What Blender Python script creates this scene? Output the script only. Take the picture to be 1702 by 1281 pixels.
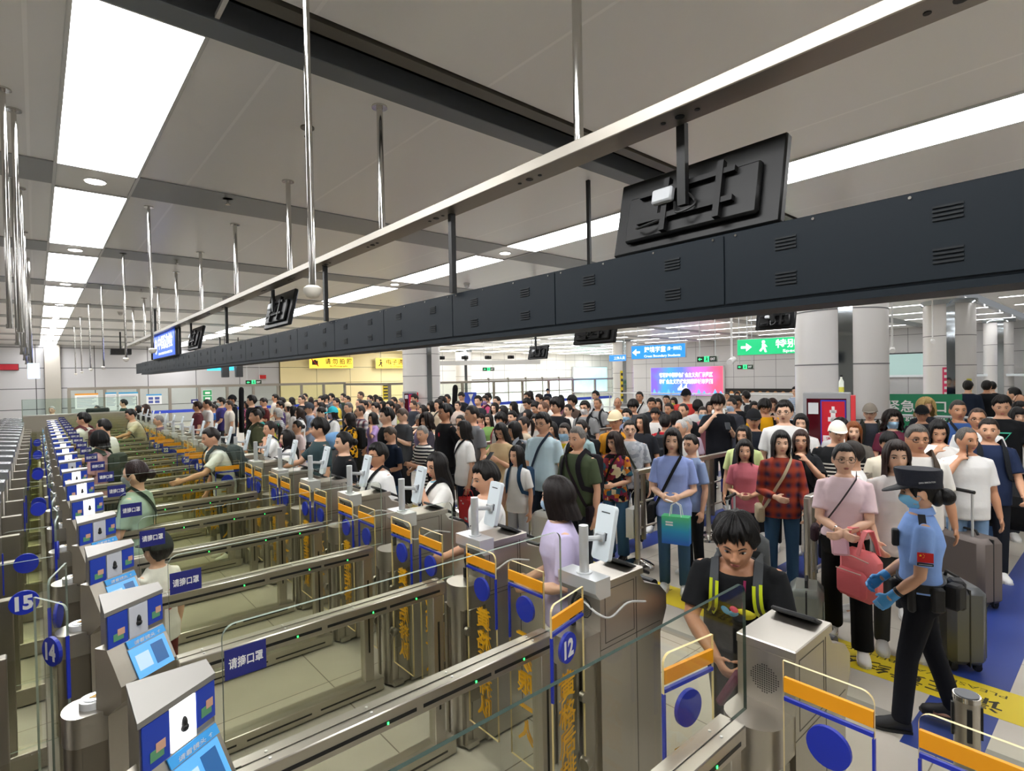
import bpy, bmesh, math, random
from math import sin, cos, pi, radians, sqrt, exp
from mathutils import Vector as V, Matrix as M
import numpy as np
for _o in list(bpy.data.objects): bpy.data.objects.remove(_o)
SC = bpy.context.scene
COL = SC.collection
random.seed(7)
# ---------------------------------------------------------------- camera
cam = bpy.data.cameras.new('camera'); camo = bpy.data.objects.new('camera', cam); COL.objects.link(camo)
cam.sensor_fit = 'HORIZONTAL'; cam.sensor_width = 36.0; cam.lens = 36.0 * 913.09 / 1702.0
cam.clip_start = 0.05; cam.clip_end = 200
_r = V((0.755605, -0.654768, -0.018423)); _u = V((0.024016, -0.000414, 0.999711)); _f = V((0.654587, 0.755830, -0.015412))
camo.matrix_world = M(((_r.x, _u.x, -_f.x, 0), (_r.y, _u.y, -_f.y, 0), (_r.z, _u.z, -_f.z, 2.25), (0, 0, 0, 1)))
SC.camera = camo
# ---------------------------------------------------------------- world, exposure
w = bpy.data.worlds.new('world'); SC.world = w; w.use_nodes = True
w.node_tree.nodes['Background'].inputs[0].default_value = (0.9, 0.95, 1, 1)
w.node_tree.nodes['Background'].inputs[1].default_value = 0.25
SC.view_settings.view_transform = 'Standard'; SC.view_settings.look = 'None'
SC.view_settings.gamma = 1.0; SC.view_settings.use_curve_mapping = False
SC.view_settings.exposure = 0.0
PANEL_E, LINE_E, DOWN_E = 18.5, 15.5, 20.0
cy = SC.cycles
cy.max_bounces = 7; cy.diffuse_bounces = 4; cy.glossy_bounces = 4; cy.transmission_bounces = 4
cy.transparent_max_bounces = 72; cy.caustics_reflective = False; cy.caustics_refractive = False
cy.sample_clamp_indirect = 6.0
# ---------------------------------------------------------------- materials
def lin(h):
    if isinstance(h, tuple): return h
    c = [int(h[i:i + 2], 16) / 255 for i in (0, 2, 4)]
    return tuple((x / 12.92 if x <= .04045 else ((x + .055) / 1.055) ** 2.4) for x in c)
MC = {}
def mat(h, rough=.5, metal=0., emit=0., bump=0., bscale=60., key=None, spec=None):
    k = key or (h, rough, metal, emit, bump)
    if k in MC: return MC[k]
    m = bpy.data.materials.new('surface_%03d' % len(MC)); m.use_nodes = True
    nt = m.node_tree; b = nt.nodes['Principled BSDF']; c = lin(h)
    b.inputs['Base Color'].default_value = (*c, 1); b.inputs['Roughness'].default_value = rough
    b.inputs['Metallic'].default_value = metal
    if spec is not None: b.inputs['Specular IOR Level'].default_value = spec
    if emit:
        b.inputs['Emission Color'].default_value = (*c, 1); b.inputs['Emission Strength'].default_value = emit
    if bump:
        n = nt.nodes.new('ShaderNodeTexNoise'); n.inputs['Scale'].default_value = bscale; n.inputs['Detail'].default_value = 4
        t = nt.nodes.new('ShaderNodeTexCoord'); nt.links.new(t.outputs['Object'], n.inputs['Vector'])
        q = nt.nodes.new('ShaderNodeBump'); q.inputs['Strength'].default_value = bump; q.inputs['Distance'].default_value = .01
        nt.links.new(n.outputs['Fac'], q.inputs['Height']); nt.links.new(q.outputs['Normal'], b.inputs['Normal'])
    MC[k] = m; return m
def nodes(m): nt = m.node_tree; return nt, nt.nodes['Principled BSDF'], nt.nodes.new, nt.links.new
def steel(h='b2aea6', rough=.32, stretch=(40, 40, 1.5), key='steel'):
    if key in MC: return MC[key]
    m = mat(h, rough, 1.0, key=key); nt, b, N, L = nodes(m)
    t = N('ShaderNodeTexCoord'); mp = N('ShaderNodeMapping'); mp.inputs['Scale'].default_value = stretch
    n = N('ShaderNodeTexNoise'); n.inputs['Scale'].default_value = 6; n.inputs['Detail'].default_value = 6
    L(t.outputs['Object'], mp.inputs['Vector']); L(mp.outputs[0], n.inputs['Vector'])
    r = N('ShaderNodeMapRange'); r.inputs['To Min'].default_value = rough - .05; r.inputs['To Max'].default_value = rough + .08
    L(n.outputs['Fac'], r.inputs['Value']); L(r.outputs[0], b.inputs['Roughness'])
    return m
def glass(tint=(.965, .97, .93), key='glass', refl=.9):
    if key in MC: return MC[key]
    m = bpy.data.materials.new('clear_glass'); m.use_nodes = True; nt = m.node_tree; nt.nodes.clear()
    N, L = nt.nodes.new, nt.links.new
    o = N('ShaderNodeOutputMaterial'); mx = N('ShaderNodeMixShader'); t = N('ShaderNodeBsdfTransparent'); g = N('ShaderNodeBsdfGlossy')
    t.inputs[0].default_value = (*tint, 1); g.inputs['Roughness'].default_value = .03; g.inputs[0].default_value = (refl, refl, refl, 1)
    f = N('ShaderNodeFresnel'); f.inputs[0].default_value = 1.33
    ge = N('ShaderNodeNewGeometry'); fm = N('ShaderNodeMath'); fm.operation = 'MULTIPLY_ADD'; fm.inputs[1].default_value = -1; fm.inputs[2].default_value = 1; f2 = N('ShaderNodeMath'); f2.operation = 'MULTIPLY'
    L(ge.outputs['Backfacing'], fm.inputs[0]); L(fm.outputs[0], f2.inputs[0]); L(f.outputs[0], f2.inputs[1])
    L(f2.outputs[0], mx.inputs[0]); L(t.outputs[0], mx.inputs[1]); L(g.outputs[0], mx.inputs[2]); L(mx.outputs[0], o.inputs[0])
    MC[key] = m; return m
STEEL = steel('b9b4ab', .36); STEELH = steel('bfbab2', .33, (1.5, 40, 40), 'steel_h'); STEELD = steel('9f998e', .38, (40, 40, 1.5), 'steel_d')
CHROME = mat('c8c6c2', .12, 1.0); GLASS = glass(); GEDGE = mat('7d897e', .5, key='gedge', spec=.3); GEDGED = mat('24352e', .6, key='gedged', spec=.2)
BLACK = mat('101112', .5); RUB = mat('1b1c1e', .7); WHITEP = mat('e8e8e6', .45); ALU = mat('d5d8da', .35, .6)
ORANGE = mat('f0a010', .5); BLUE = mat('1a2fae', .45); NAVY = mat('1f2470', .5); YEL = mat('e8ae18', .5)
LEDG = mat('30ff60', .5, emit=6); DARKB = mat('111b23', .55, .0, bump=.03, bscale=9, spec=.3)
# ---------------------------------------------------------------- mesh helpers
class MB:
    def __init__(s): s.v = []; s.f = []; s.m = []
    def add(s, vs, fs, mi=0):
        o = len(s.v); s.v += [tuple(p) for p in vs]; s.f += [tuple(i + o for i in f) for f in fs]; s.m += [mi] * len(fs)
        return s
    def box(s, x0, x1, y0, y1, z0, z1, mi=0, bev=0, mx=None):
        if bev:
            bm = bmesh.new(); bmesh.ops.create_cube(bm, size=1)
            for v in bm.verts: v.co = ((x0 + x1) / 2 + v.co.x * (x1 - x0), (y0 + y1) / 2 + v.co.y * (y1 - y0), (z0 + z1) / 2 + v.co.z * (z1 - z0))
            bmesh.ops.bevel(bm, geom=bm.edges[:], offset=bev, segments=1, affect='EDGES')
            bm.verts.index_update(); vs = [v.co.copy() for v in bm.verts]; fs = [[v.index for v in f.verts] for f in bm.faces]; bm.free()
        else:
            vs = [(x, y, z) for z in (z0, z1) for y in (y0, y1) for x in (x0, x1)]
            fs = [(0, 2, 3, 1), (4, 5, 7, 6), (0, 1, 5, 4), (2, 6, 7, 3), (0, 4, 6, 2), (1, 3, 7, 5)]
        if mx is not None: vs = [mx @ V(p) for p in vs]
        return s.add(vs, fs, mi)
    def rings(s, R, mi=0, cap=True, close=True):
        n = len(R[0]); vs = [p for r in R for p in r]; fs = []
        for i in range(len(R) - 1):
            for j in range(n if close else n - 1):
                k = (j + 1) % n; fs.append((i * n + j, i * n + k, (i + 1) * n + k, (i + 1) * n + j))
        if cap: fs.append(tuple(range(n - 1, -1, -1))); fs.append(tuple((len(R) - 1) * n + j for j in range(n)))
        return s.add(vs, fs, mi)
    def tube(s, pts, rad, n=10, mi=0, flat=1.0, side=None, dome=False):
        pts = [V(p) for p in pts]
        if not isinstance(rad, (list, tuple)): rad = [rad] * len(pts)
        rad = list(rad)
        if dome:
            d0 = (pts[0] - pts[1]).normalized(); d1 = (pts[-1] - pts[-2]).normalized(); a, b = rad[0], rad[-1]
            pre = [pts[0] + d0 * a * q for q in (.98, .8, .45)]; prr = [a * q for q in (.2, .6, .9)]
            post = [pts[-1] + d1 * b * q for q in (.45, .8, .98)]; por = [b * q for q in (.9, .6, .2)]
            pts = pre + pts + post; rad = prr + rad + por
        R = []; ref = V(side) if side is not None else None
        for i, p in enumerate(pts):
            t = (pts[min(i + 1, len(pts) - 1)] - pts[max(i - 1, 0)]).normalized()
            if ref is None: ref = t.cross(V((0, 0, 1))) if abs(t.z) < .9 else t.cross(V((0, 1, 0)))
            a = ref - t * ref.dot(t)
            if a.length < 1e-6: a = t.orthogonal()
            a.normalize(); b = t.cross(a); ref = a
            R.append([p + a * (cos(2 * pi * j / n) * rad[i]) + b * (sin(2 * pi * j / n) * rad[i] * flat) for j in range(n)])
        return s.rings(R, mi)
    def cable(s, P, rad, n=6, mi=0):
        P = [V(p) for p in P]; Q = [P[0] * 2 - P[1]] + P + [P[-1] * 2 - P[-2]]; O = []
        for i in range(1, len(Q) - 2):
            for j in range(6):
                t = j / 6; a, b, c, d = Q[i - 1:i + 3]; O.append(.5 * (2 * b + (c - a) * t + (2 * a - 5 * b + 4 * c - d) * t * t + (3 * b - a - 3 * c + d) * t ** 3))
        return s.tube(O + [P[-1]], rad, n, mi)
    def cyl(s, x, y, z0, z1, r, n=16, mi=0, r1=None): return s.tube([(x, y, z0), (x, y, z1)], [r, r if r1 is None else r1], n, mi)
    def ball(s, c, r, n=12, mi=0, mx=None):
        rx, ry, rz = r if isinstance(r, (tuple, list)) else (r, r, r); k = max(4, n * 2 // 3); R = []
        for i in range(k + 1):
            th = pi * min(max(i / k, .02), .98)
            R.append([V((c[0] + rx * sin(th) * cos(2 * pi * j / n), c[1] + ry * sin(th) * sin(2 * pi * j / n), c[2] - rz * cos(th))) for j in range(n)])
        if mx is not None: R = [[mx @ p for p in r_] for r_ in R]
        return s.rings(R, mi)
    def prism(s, poly, a0, a1, ax='z', mi=0, mi_side=None):
        n = len(poly)
        P = {'z': lambda p, a: (p[0], p[1], a), 'y': lambda p, a: (p[0], a, p[1]), 'x': lambda p, a: (a, p[0], p[1])}[ax]
        vs = [P(p, a0) for p in poly] + [P(p, a1) for p in poly]
        o = len(s.v); s.v += vs; ms = mi if mi_side is None else mi_side
        s.f += [tuple(o + i for i in range(n - 1, -1, -1)), tuple(o + n + i for i in range(n))]; s.m += [mi, mi]
        for i in range(n): s.f.append((o + i, o + (i + 1) % n, o + n + (i + 1) % n, o + n + i)); s.m.append(ms)
        return s
    def quad(s, a, b, c, d, mi=0): return s.add([a, b, c, d], [(0, 1, 2, 3)], mi)
    def mesh(s, name, mats, smooth=False):
        me = bpy.data.meshes.new(name); me.from_pydata(s.v, [], s.f)
        for m in (mats if isinstance(mats, (list, tuple)) else [mats]): me.materials.append(m)
        if any(s.m): me.polygons.foreach_set('material_index', s.m)
        bm = bmesh.new(); bm.from_mesh(me); bmesh.ops.recalc_face_normals(bm, faces=bm.faces[:]); bm.to_mesh(me); bm.free()
        if smooth:
            me.polygons.foreach_set('use_smooth', [True] * len(me.polygons))
            if smooth != 2: me.set_sharp_from_angle(angle=radians(40))
        me.update(); return me
    def build(s, name, mats, parent=None, smooth=True, loc=None, mx=None): return obj(name, s.mesh(name, mats, smooth), parent, loc, mx)
def obj(name, me, parent=None, loc=None, mx=None):
    o = bpy.data.objects.new(name, me); COL.objects.link(o)
    if parent is not None: o.parent = parent
    if mx is not None: o.matrix_basis = mx
    elif loc is not None: o.location = loc
    return o
def tag(o, label, cat, group=None, kind=None):
    if label: o['label'] = label
    if cat: o['category'] = cat
    if group: o['group'] = group
    if kind: o['kind'] = kind
    return o
def thing(name, label, cat, loc=(0, 0, 0), rz=0, group=None):
    o = bpy.data.objects.new(name, None); COL.objects.link(o); o.empty_display_size = .1
    o.location = loc; o.rotation_euler = (0, 0, rz)
    return tag(o, label, cat, group)
def struct(o): o['kind'] = 'structure'; return o
KIDS = {}
def dup(o, loc=None, rz=None, label=None, parent=None):
    c = o.copy(); COL.objects.link(c)
    if parent is not None: c.parent = parent
    if loc is not None: c.location = loc
    if rz is not None: c.rotation_euler = (0, 0, rz)
    if label: c['label'] = label
    for ch in o.children: dup(ch, parent=c)
    return c
def facing(n, p, roll=0):
    n = V(n).normalized(); x = V((0, 0, 1)).cross(n).normalized(); y = n.cross(x)
    return M(((x.x, y.x, n.x, p[0]), (x.y, y.y, n.y, p[1]), (x.z, y.z, n.z, p[2]), (0, 0, 0, 1)))
TX = {}
def text(body, size, material, parent=None, mx=None, name='lettering', bold=.015, width=None, vert=False, mirror=False):
    k = (body, bold, vert)
    if k not in TX:
        c = bpy.data.curves.new('t', 'FONT'); c.body = '\n'.join(body) if vert else body; c.align_x = 'CENTER'; c.align_y = 'CENTER'; c.offset = bold; c.resolution_u = 2
        if vert: c.space_line = 1.02
        o = bpy.data.objects.new('t', c); COL.objects.link(o); dg = bpy.context.evaluated_depsgraph_get()
        me = bpy.data.meshes.new_from_object(o.evaluated_get(dg)); bpy.data.objects.remove(o); bpy.data.curves.remove(c)
        co = np.empty(len(me.vertices) * 3, np.float32); me.vertices.foreach_get('co', co); co = co.reshape(-1, 3)
        mid = (co.min(0) + co.max(0)) / 2; co -= mid; me.vertices.foreach_set('co', co.ravel()); TX[k] = (me, co.max(0) - co.min(0))
    me, ext = TX[k]; mk = (k, material.name)
    if mk not in TX: TX[mk] = me.copy(); TX[mk].materials.clear(); TX[mk].materials.append(material)
    sx = size if width is None else width / max(ext[0], 1e-4)
    o = obj(name, TX[mk], parent); o.matrix_basis = (mx or M.Identity(4)) @ M.Diagonal((-sx if mirror else sx, size, 1, 1)); return o
def rrect(w, h, r, n=5, corners=(1, 1, 1, 1)):
    P = []
    for (cx, cy, a), on in zip(((w - r, r, -90), (w - r, h - r, 0), (r, h - r, 90), (r, r, 180)), corners):
        if not on: P.append((w if cx > w / 2 else 0, h if cy > h / 2 else 0)); continue
        for i in range(n + 1): t = radians(a + 90 * i / n); P.append((cx + r * cos(t), cy + r * sin(t)))
    return P
def disc(n, r, cx=0, cy=0): return [(cx + r * cos(2 * pi * i / n), cy + r * sin(2 * pi * i / n)) for i in range(n)]
ORD = 'nearest second third fourth fifth sixth seventh eighth ninth tenth eleventh twelfth thirteenth fourteenth fifteenth sixteenth seventeenth eighteenth nineteenth twentieth'.split()
# ================================================================ setting
CH = 4.35; YB = 37.0; XR = 33.0; XF = 46.0
def floor_mat():
    m = mat('d8d0c2', .3, key='floor'); nt, b, N, L = nodes(m)
    t = N('ShaderNodeTexCoord'); br = N('ShaderNodeTexBrick'); br.offset = 0; br.inputs['Scale'].default_value = 1
    br.inputs['Brick Width'].default_value = .8; br.inputs['Row Height'].default_value = .8; br.inputs['Mortar Size'].default_value = .004
    br.inputs['Color1'].default_value = (*lin('c9c2b6'), 1); br.inputs['Color2'].default_value = (*lin('c3bcaf'), 1); br.inputs['Mortar'].default_value = (*lin('80786c'), 1)
    n = N('ShaderNodeTexNoise'); n.inputs['Scale'].default_value = 2.2; n.inputs['Detail'].default_value = 8
    mx = N('ShaderNodeMix'); mx.data_type = 'RGBA'; mx.blend_type = 'MULTIPLY'; mx.inputs[0].default_value = .25
    L(t.outputs['Object'], br.inputs['Vector']); L(t.outputs['Object'], n.inputs['Vector'])
    L(br.outputs['Color'], mx.inputs[6]); L(n.outputs['Fac'], mx.inputs[7]); L(mx.outputs[2], b.inputs['Base Color'])
    return m
def panel_mat(h, key, wx, wz, rough=.45, axes='xz', mortar='4a4a4a', ms=.008):
    m = mat(h, rough, key=key); nt, b, N, L = nodes(m)
    t = N('ShaderNodeTexCoord'); s = N('ShaderNodeSeparateXYZ'); c = N('ShaderNodeCombineXYZ'); br = N('ShaderNodeTexBrick'); br.offset = 0
    br.inputs['Scale'].default_value = 1; br.inputs['Brick Width'].default_value = wx; br.inputs['Row Height'].default_value = wz; br.inputs['Mortar Size'].default_value = ms
    br.inputs['Color1'].default_value = (*lin(h), 1); br.inputs['Color2'].default_value = (*lin(h), 1); br.inputs['Mortar'].default_value = (*lin(mortar), 1)
    L(t.outputs['Object'], s.inputs[0]); L(s.outputs['XYZ'.index(axes[0].upper())], c.inputs[0]); L(s.outputs['XYZ'.index(axes[1].upper())], c.inputs[1])
    L(c.outputs[0], br.inputs['Vector']); L(br.outputs['Color'], b.inputs['Base Color'])
    return m
def perf_mat():
    m = mat('8d8f90', .5, .3, key='perf'); nt, b, N, L = nodes(m)
    t = N('ShaderNodeTexCoord'); vo = N('ShaderNodeTexVoronoi'); vo.inputs['Scale'].default_value = 22; vo.inputs['Randomness'].default_value = 0
    r = N('ShaderNodeValToRGB'); r.color_ramp.elements[0].position = .28; r.color_ramp.elements[0].color = (*lin('55585a'), 1)
    r.color_ramp.elements[1].position = .34; r.color_ramp.elements[1].color = (*lin('9b9d9e'), 1)
    L(t.outputs['Object'], vo.inputs['Vector']); L(vo.outputs['Distance'], r.inputs[0]); L(r.outputs[0], b.inputs['Base Color']); return m
struct(MB().box(-9, XF + .3, -6, YB + .3, -.2, 0).build('floor', floor_mat(), smooth=False))
CEIL = panel_mat('efeeec', 'ceil', 1.26, 40, .3, 'xy', 'fbfaf8', .012)
SLOT0, SLOT1 = 3.12, 3.62
struct(MB().box(-9, XF + .3, -6, SLOT0, CH, CH + .1).box(-9, XF + .3, SLOT1, YB + .3, CH, CH + .1).build('ceiling', CEIL, smooth=False))
sl = MB().box(-9, 12, SLOT0 - .02, SLOT1 + .02, CH + .7, CH + .75).box(-9, 12, SLOT0 - .05, SLOT0, CH + .1, CH + .75).box(-9, 12, SLOT1, SLOT1 + .05, CH + .1, CH + .75)
struct(sl.build('ceiling_recess', mat('0c0d0e', .9), smooth=False))
struct(MB().box(-9, 12, SLOT1 - .13, SLOT1 + .06, CH - .035, CH + .12, bev=.005).build('ceiling_slot_rail', mat('6d7278', .45, .4)))
struct(MB().box(-9, 12, SLOT0 + .02, SLOT0 + .12, CH - .02, CH + .14).box(-9, 12, SLOT0 + .17, SLOT0 + .21, CH + .03, CH + .16).build('ceiling_slot_track', mat('5b5850', .45, .4)))
PF = perf_mat()
st = MB()
for k in range(1, 9):
    y = 2.93 + 3.78 * k
    for x0, x1 in ((-9, .2), (.82, 5.73), (6.35, XR)): st.box(x0, x1, y - .02, y + .70, CH - .012, CH + .02)
struct(st.build('ceiling_perforated_strip', PF, smooth=False))
tr = MB()
for x in (.185, .835, 5.715, 6.365): tr.box(x - .012, x + .012, -6, YB, CH - .014, CH + .01)
struct(tr.build('trim_1', mat('cfcfcd', .4, .3), smooth=False))
WALL = panel_mat('c2c1c3', 'wallb', 2.4, 1.05, .4, 'xz', '3c3c3e', .018)
struct(MB().box(-9, 12.0, YB, YB + .2, 0, CH).build('wall_back', WALL, smooth=False))
WALL_GLOW = panel_mat('fbeab4', 'wall_glow', 2.4, 1.05, .4, 'xz', '7d6c3a', .014)  # yellow light falling on this wall section, painted into the panel colour
struct(MB().box(12.0, 21.3, YB - .15, YB + .2, 0, CH).build('wall_back_painted_glow', WALL_GLOW, smooth=False))
WALLR = panel_mat('d3d2d2', 'wallr', 1.3, 1.0, .4, 'yz', '77777a', .012)
struct(MB().box(21.3, XF, YB, YB + .2, 0, CH).build('wall_back_right', panel_mat('f0eee8', 'wallbr', 1.3, .95, .4, 'xz', '77777a', .012), smooth=False))
struct(MB().box(XR, XR + .2, -6, 26, 0, CH).build('wall_right', WALLR, smooth=False))
struct(MB().box(XF, XF + .2, 26, YB, 0, CH).box(XR + .2, XF, 25.8, 26, 0, CH).build('wall_far_right', WALLR, smooth=False))
struct(MB().box(-9.2, -9, -6, YB, 0, CH).build('wall_left', panel_mat('c9c9ca', 'walll', 1.4, 1.05, .45, 'yz', '555555', .012), smooth=False))
struct(MB().box(-9, XR, -6.2, -6, 0, CH).build('wall_front', mat('c4c2be', .6), smooth=False))
# columns
def column(name, x, y, r, ang, clad='dcdad8'):
    b = MB(); n = 40; sl_w = .16
    R = [[V((x + r * cos(2 * pi * j / n), y + r * sin(2 * pi * j / n), z)) for j in range(n)] for z in (.55, CH)]
    b.rings(R, 0)
    b.cyl(x, y, 0, .55, r + .012, 40, 1)
    for z in (1.45, 2.35, 3.25): b.cyl(x, y, z, z + .02, r + .004, 40, 2)
    b.cyl(x, y, CH - .14, CH, r * .93 + .1, 40, 3)
    a = ang; c = V((x + cos(a) * r, y + sin(a) * r, 0)); b.box(-.06, .04, -.1, .1, .55, CH - .1, 3, mx=M.Translation(c) @ M.Rotation(a, 4, 'Z'))
    return struct(b.build(name, [mat(clad, .28, .15), mat('8f9092', .4, .5), mat('6a6a6c', .6), mat('b8c0c6', .06, 1.0)]))
column('column_1', 10.51, 3.46, .70, radians(204)); column('column_2', 21.36, 3.99, .65, radians(194)); column('column_3', 31.6, 4.2, .5, radians(195))
column('column_4', 12.2, 19.86, .77, radians(262)); column('column_5', 26.65, 20.56, .6, radians(225)); column('column_6', 24.6, 34, .6, radians(250))
struct(MB().box(.33, .98, YB - .35, YB, 0, CH, bev=.02).build('column_steel', STEEL))
# light fixtures
def ceil_light(nm, label, grp, w, l, cx, cy, e, cat='ceiling light', fr=.02):
    t = thing(nm, label, cat, (cx, cy, CH), 0, grp)
    f = MB()
    for a in ((-w / 2 - fr, w / 2 + fr, -l / 2 - fr, -l / 2), (-w / 2 - fr, w / 2 + fr, l / 2, l / 2 + fr), (-w / 2 - fr, -w / 2, -l / 2, l / 2), (w / 2, w / 2 + fr, -l / 2, l / 2)):
        f.box(*a, -.018, .01)
    f.build('frame', mat('d6d6d4', .4, .3), t, False)
    MB().box(-w / 2, w / 2, -l / 2, l / 2, -.012, .008).build('diffuser', mat('ffffff', .5, emit=e, key='lamp%g' % e), t, False)
    return t
def downlight(label, grp, x, y):
    t = thing('downlight', label, 'downlight', (x, y, CH), 0, grp)
    MB().tube([(0, 0, -.012), (0, 0, .01)], .10, 24).build('rim', WHITEP, t)
    MB().tube([(0, 0, -.016), (0, 0, -.008)], .085, 24).build('lens', mat('fff8ec', .5, emit=DOWN_E, key='down'), t)
for k in range(-2, 9):
    yc = 3.72 + 3.78 * k + 1.48
    for nm, xc in (('left', .51), ('right', 6.04)):
        side = 'above the gate aisle' if nm == 'left' else 'above the waiting crowd'
        lab = ('wide white ceiling light panel %s, %s of its row' % (side, (ORD[max(k, 0)] + ' from the camera') if k >= 0 else 'behind the camera'))
        ceil_light('ceiling_light_panel', lab, 'ceiling light panels ' + side, .62, 2.96, xc, yc, PANEL_E)
        if k >= 0 and k < 8:
            downlight('round downlight %s, after the %s light panel' % (side, ORD[k]), 'round downlights ' + side, xc, yc + 1.48 + .41)
for i, x in enumerate((9.6, 12.6, 15.6, 18.6, 21.6, 24.6, 27.6, 30.6)):
    for j in range(9):
        y = 1.3 + 3.78 * j
        if x > 18 and j > 6: continue
        ceil_light('linear_ceiling_light', 'slim linear ceiling light in row %s from the dark beam, %s along the row' % (ORD[i + 1] if i else 'first', ORD[j]), 'slim linear ceiling lights over the far hall', .2, 3.1, x, y, LINE_E)
for i in range(6):
    for j in range(3): ceil_light('linear_ceiling_light', 'broad ceiling light over the bright far doors, %s of row %s' % (ORD[i].replace('nearest', 'first'), ORD[j].replace('nearest', 'first')), 'broad lights over the far doors', .8, 3.0, 19.6 + 4.4 * i, 27.4 + 3.5 * j, LINE_E)
for j in range(5):
    ceil_light('linear_ceiling_light', 'slim ceiling light over the far left gates, %s along its row' % ORD[j], 'slim lights over the left gates', .3, 4.0, -5.2, 2 + 6.5 * j, LINE_E)
# small ceiling things
def sprinkler(label, x, y):
    t = thing('sprinkler', label, 'sprinkler', (x, y, CH), 0, 'ceiling sprinklers')
    MB().tube([(0, 0, -.012), (0, 0, .01)], .055, 16).build('rose', mat('7c7a74', .3, .9), t)
    MB().cyl(0, 0, -.075, -.01, .012).tube([(0, 0, -.08), (0, 0, -.072)], .028, 12).build('head', CHROME, t)
for x, y, l in ((1.75, 4.55, 'chrome ceiling sprinkler beside the nearest light panel'), (1.7, 6.85, 'chrome sprinkler on the nearest perforated strip'), (1.85, 10.75, 'chrome sprinkler on the second perforated strip'), (1.8, 14.5, 'chrome sprinkler on the third perforated strip')): sprinkler(l, x, y)
for x, y, l in ((3.55, 14.8, 'white dome camera on the ceiling left of the black sign poles'), (7.3, 9.9, 'white ceiling speaker dome past the dark beam'), (1.9, 19.5, 'small white dome camera on the ceiling over the far gates')):
    t = thing('dome_camera', l, 'dome camera', (x, y, CH)); MB().tube([(0, 0, -.03), (0, 0, .01)], .07, 20).build('base', WHITEP, t); MB().ball((0, 0, -.05), .055, 16).build('dome', mat('d8d8d8', .2), t)
# far glass partition
b = MB(); b.box(1.0, 13.4, 30.0, 30.12, 2.02, 2.14).box(13.4, 31.6, 25.0, 25.12, 1.95, 2.07).box(13.3, 13.42, 25.0, 30.1, 1.95, 2.07); xs = [1.05 + 1.23 * i for i in range(11)]; xs2 = [13.5 + 2.26 * i for i in range(9)]
for x in xs: b.box(x - .06, x + .06, 30.0, 30.1, 0, 2.02)
for x in xs2: b.box(x - .07, x + .07, 25.0, 25.1, 0, 1.95)
b.box(1.0, 13.4, 30.0, 30.1, 0, .12); struct(b.build('partition_frame', steel('a39c92', .35, (40, 40, 1.5), 'steel_w'), smooth=False))
g = MB()
for a, c in zip(xs, xs[1:]): g.box(a + .06, c - .06, 30.04, 30.06, .12, 2.02)
for a, c in zip(xs2, xs2[1:]): g.box(a + .07, c - .07, 25.04, 25.06, .0, 1.95)
struct(g.build('partition_glass', glass((.93, .96, .93), 'glassp'), smooth=False))
struct(MB().box(4.0, 13.0, 29.97, 29.99, .86, 1.0).box(14, 31, 24.97, 24.99, .62, .8).build('partition_blue_band', mat('2a46c0', .5), smooth=False))
# ================================================================ overhead rail, sign beam, monitors, poles
t = thing('overhead_rail', 'long brushed steel overhead rail hung on poles along the gates', 'overhead rail', (2.05, 0, 3.32))
MB().box(-.075, .075, -1.5, 20, 0, .058, bev=.004).build('channel', steel('9b968d', .42, (40, 1.5, 40), 'steel_rail'), t)
h = MB()
for i in range(22):
    y = .35 + .92 * i
    for d, r in ((-.08, .011), (0, .02), (.08, .011)): h.tube([(0, y + d, -.003), (0, y + d, .002)], r, 10)
h.build('cable_hole', BLACK, t)
for i in range(9):
    y = 1.83 + 2.035 * i
    p = MB().cyl(0, y, .055, CH - 3.32, .024, 16); p.tube([(0, y, CH - 3.32 - .012), (0, y, CH - 3.32)], .06, 16); p.build('hanging_pole', CHROME, t)
t = thing('sign_beam', 'long dark slate sign housing hanging below the steel rail', 'sign beam', (2.2, 0, 2.515))
MB().box(-.09, .09, -1.2, 17.3, 0, .295, bev=.004).box(-.1, .1, -1.2, 17.3, -.025, 0).build('housing', [DARKB], t)
for i in range(20):
    y0 = .155 + .955 * (i - 1)
    q = MB().box(-.096, -.088, y0 + .004, y0 + .951, .012, .285)
    q.build('cover_panel', DARKB, t, False)
    lv = MB()
    for fy in (.25, .75):
        for z in (.08, .21):
            for n in range(4): lv.box(-.1005, -.094, y0 + .955 * fy - .038, y0 + .955 * fy + .038, z + n * .013 - .02, z + n * .013 - .014)
    lv.build('louver', mat('10161b', .6), t, False)
    s_ = MB()
    for fy in (.05, .35, .65, .95): s_.tube([(-.1, y0 + .955 * fy, .278), (-.095, y0 + .955 * fy, .278)], .005, 8)
    s_.build('screw', CHROME, t)
for y in (2.97, 5.05, 8.6, 12.0, 15.3, -.8):
    MB().box(-.14, -.105, y - .018, y + .018, .29, .815).build('black_post', BLACK, t)
MON = ['nearest', 'second', 'third', 'fourth']
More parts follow.
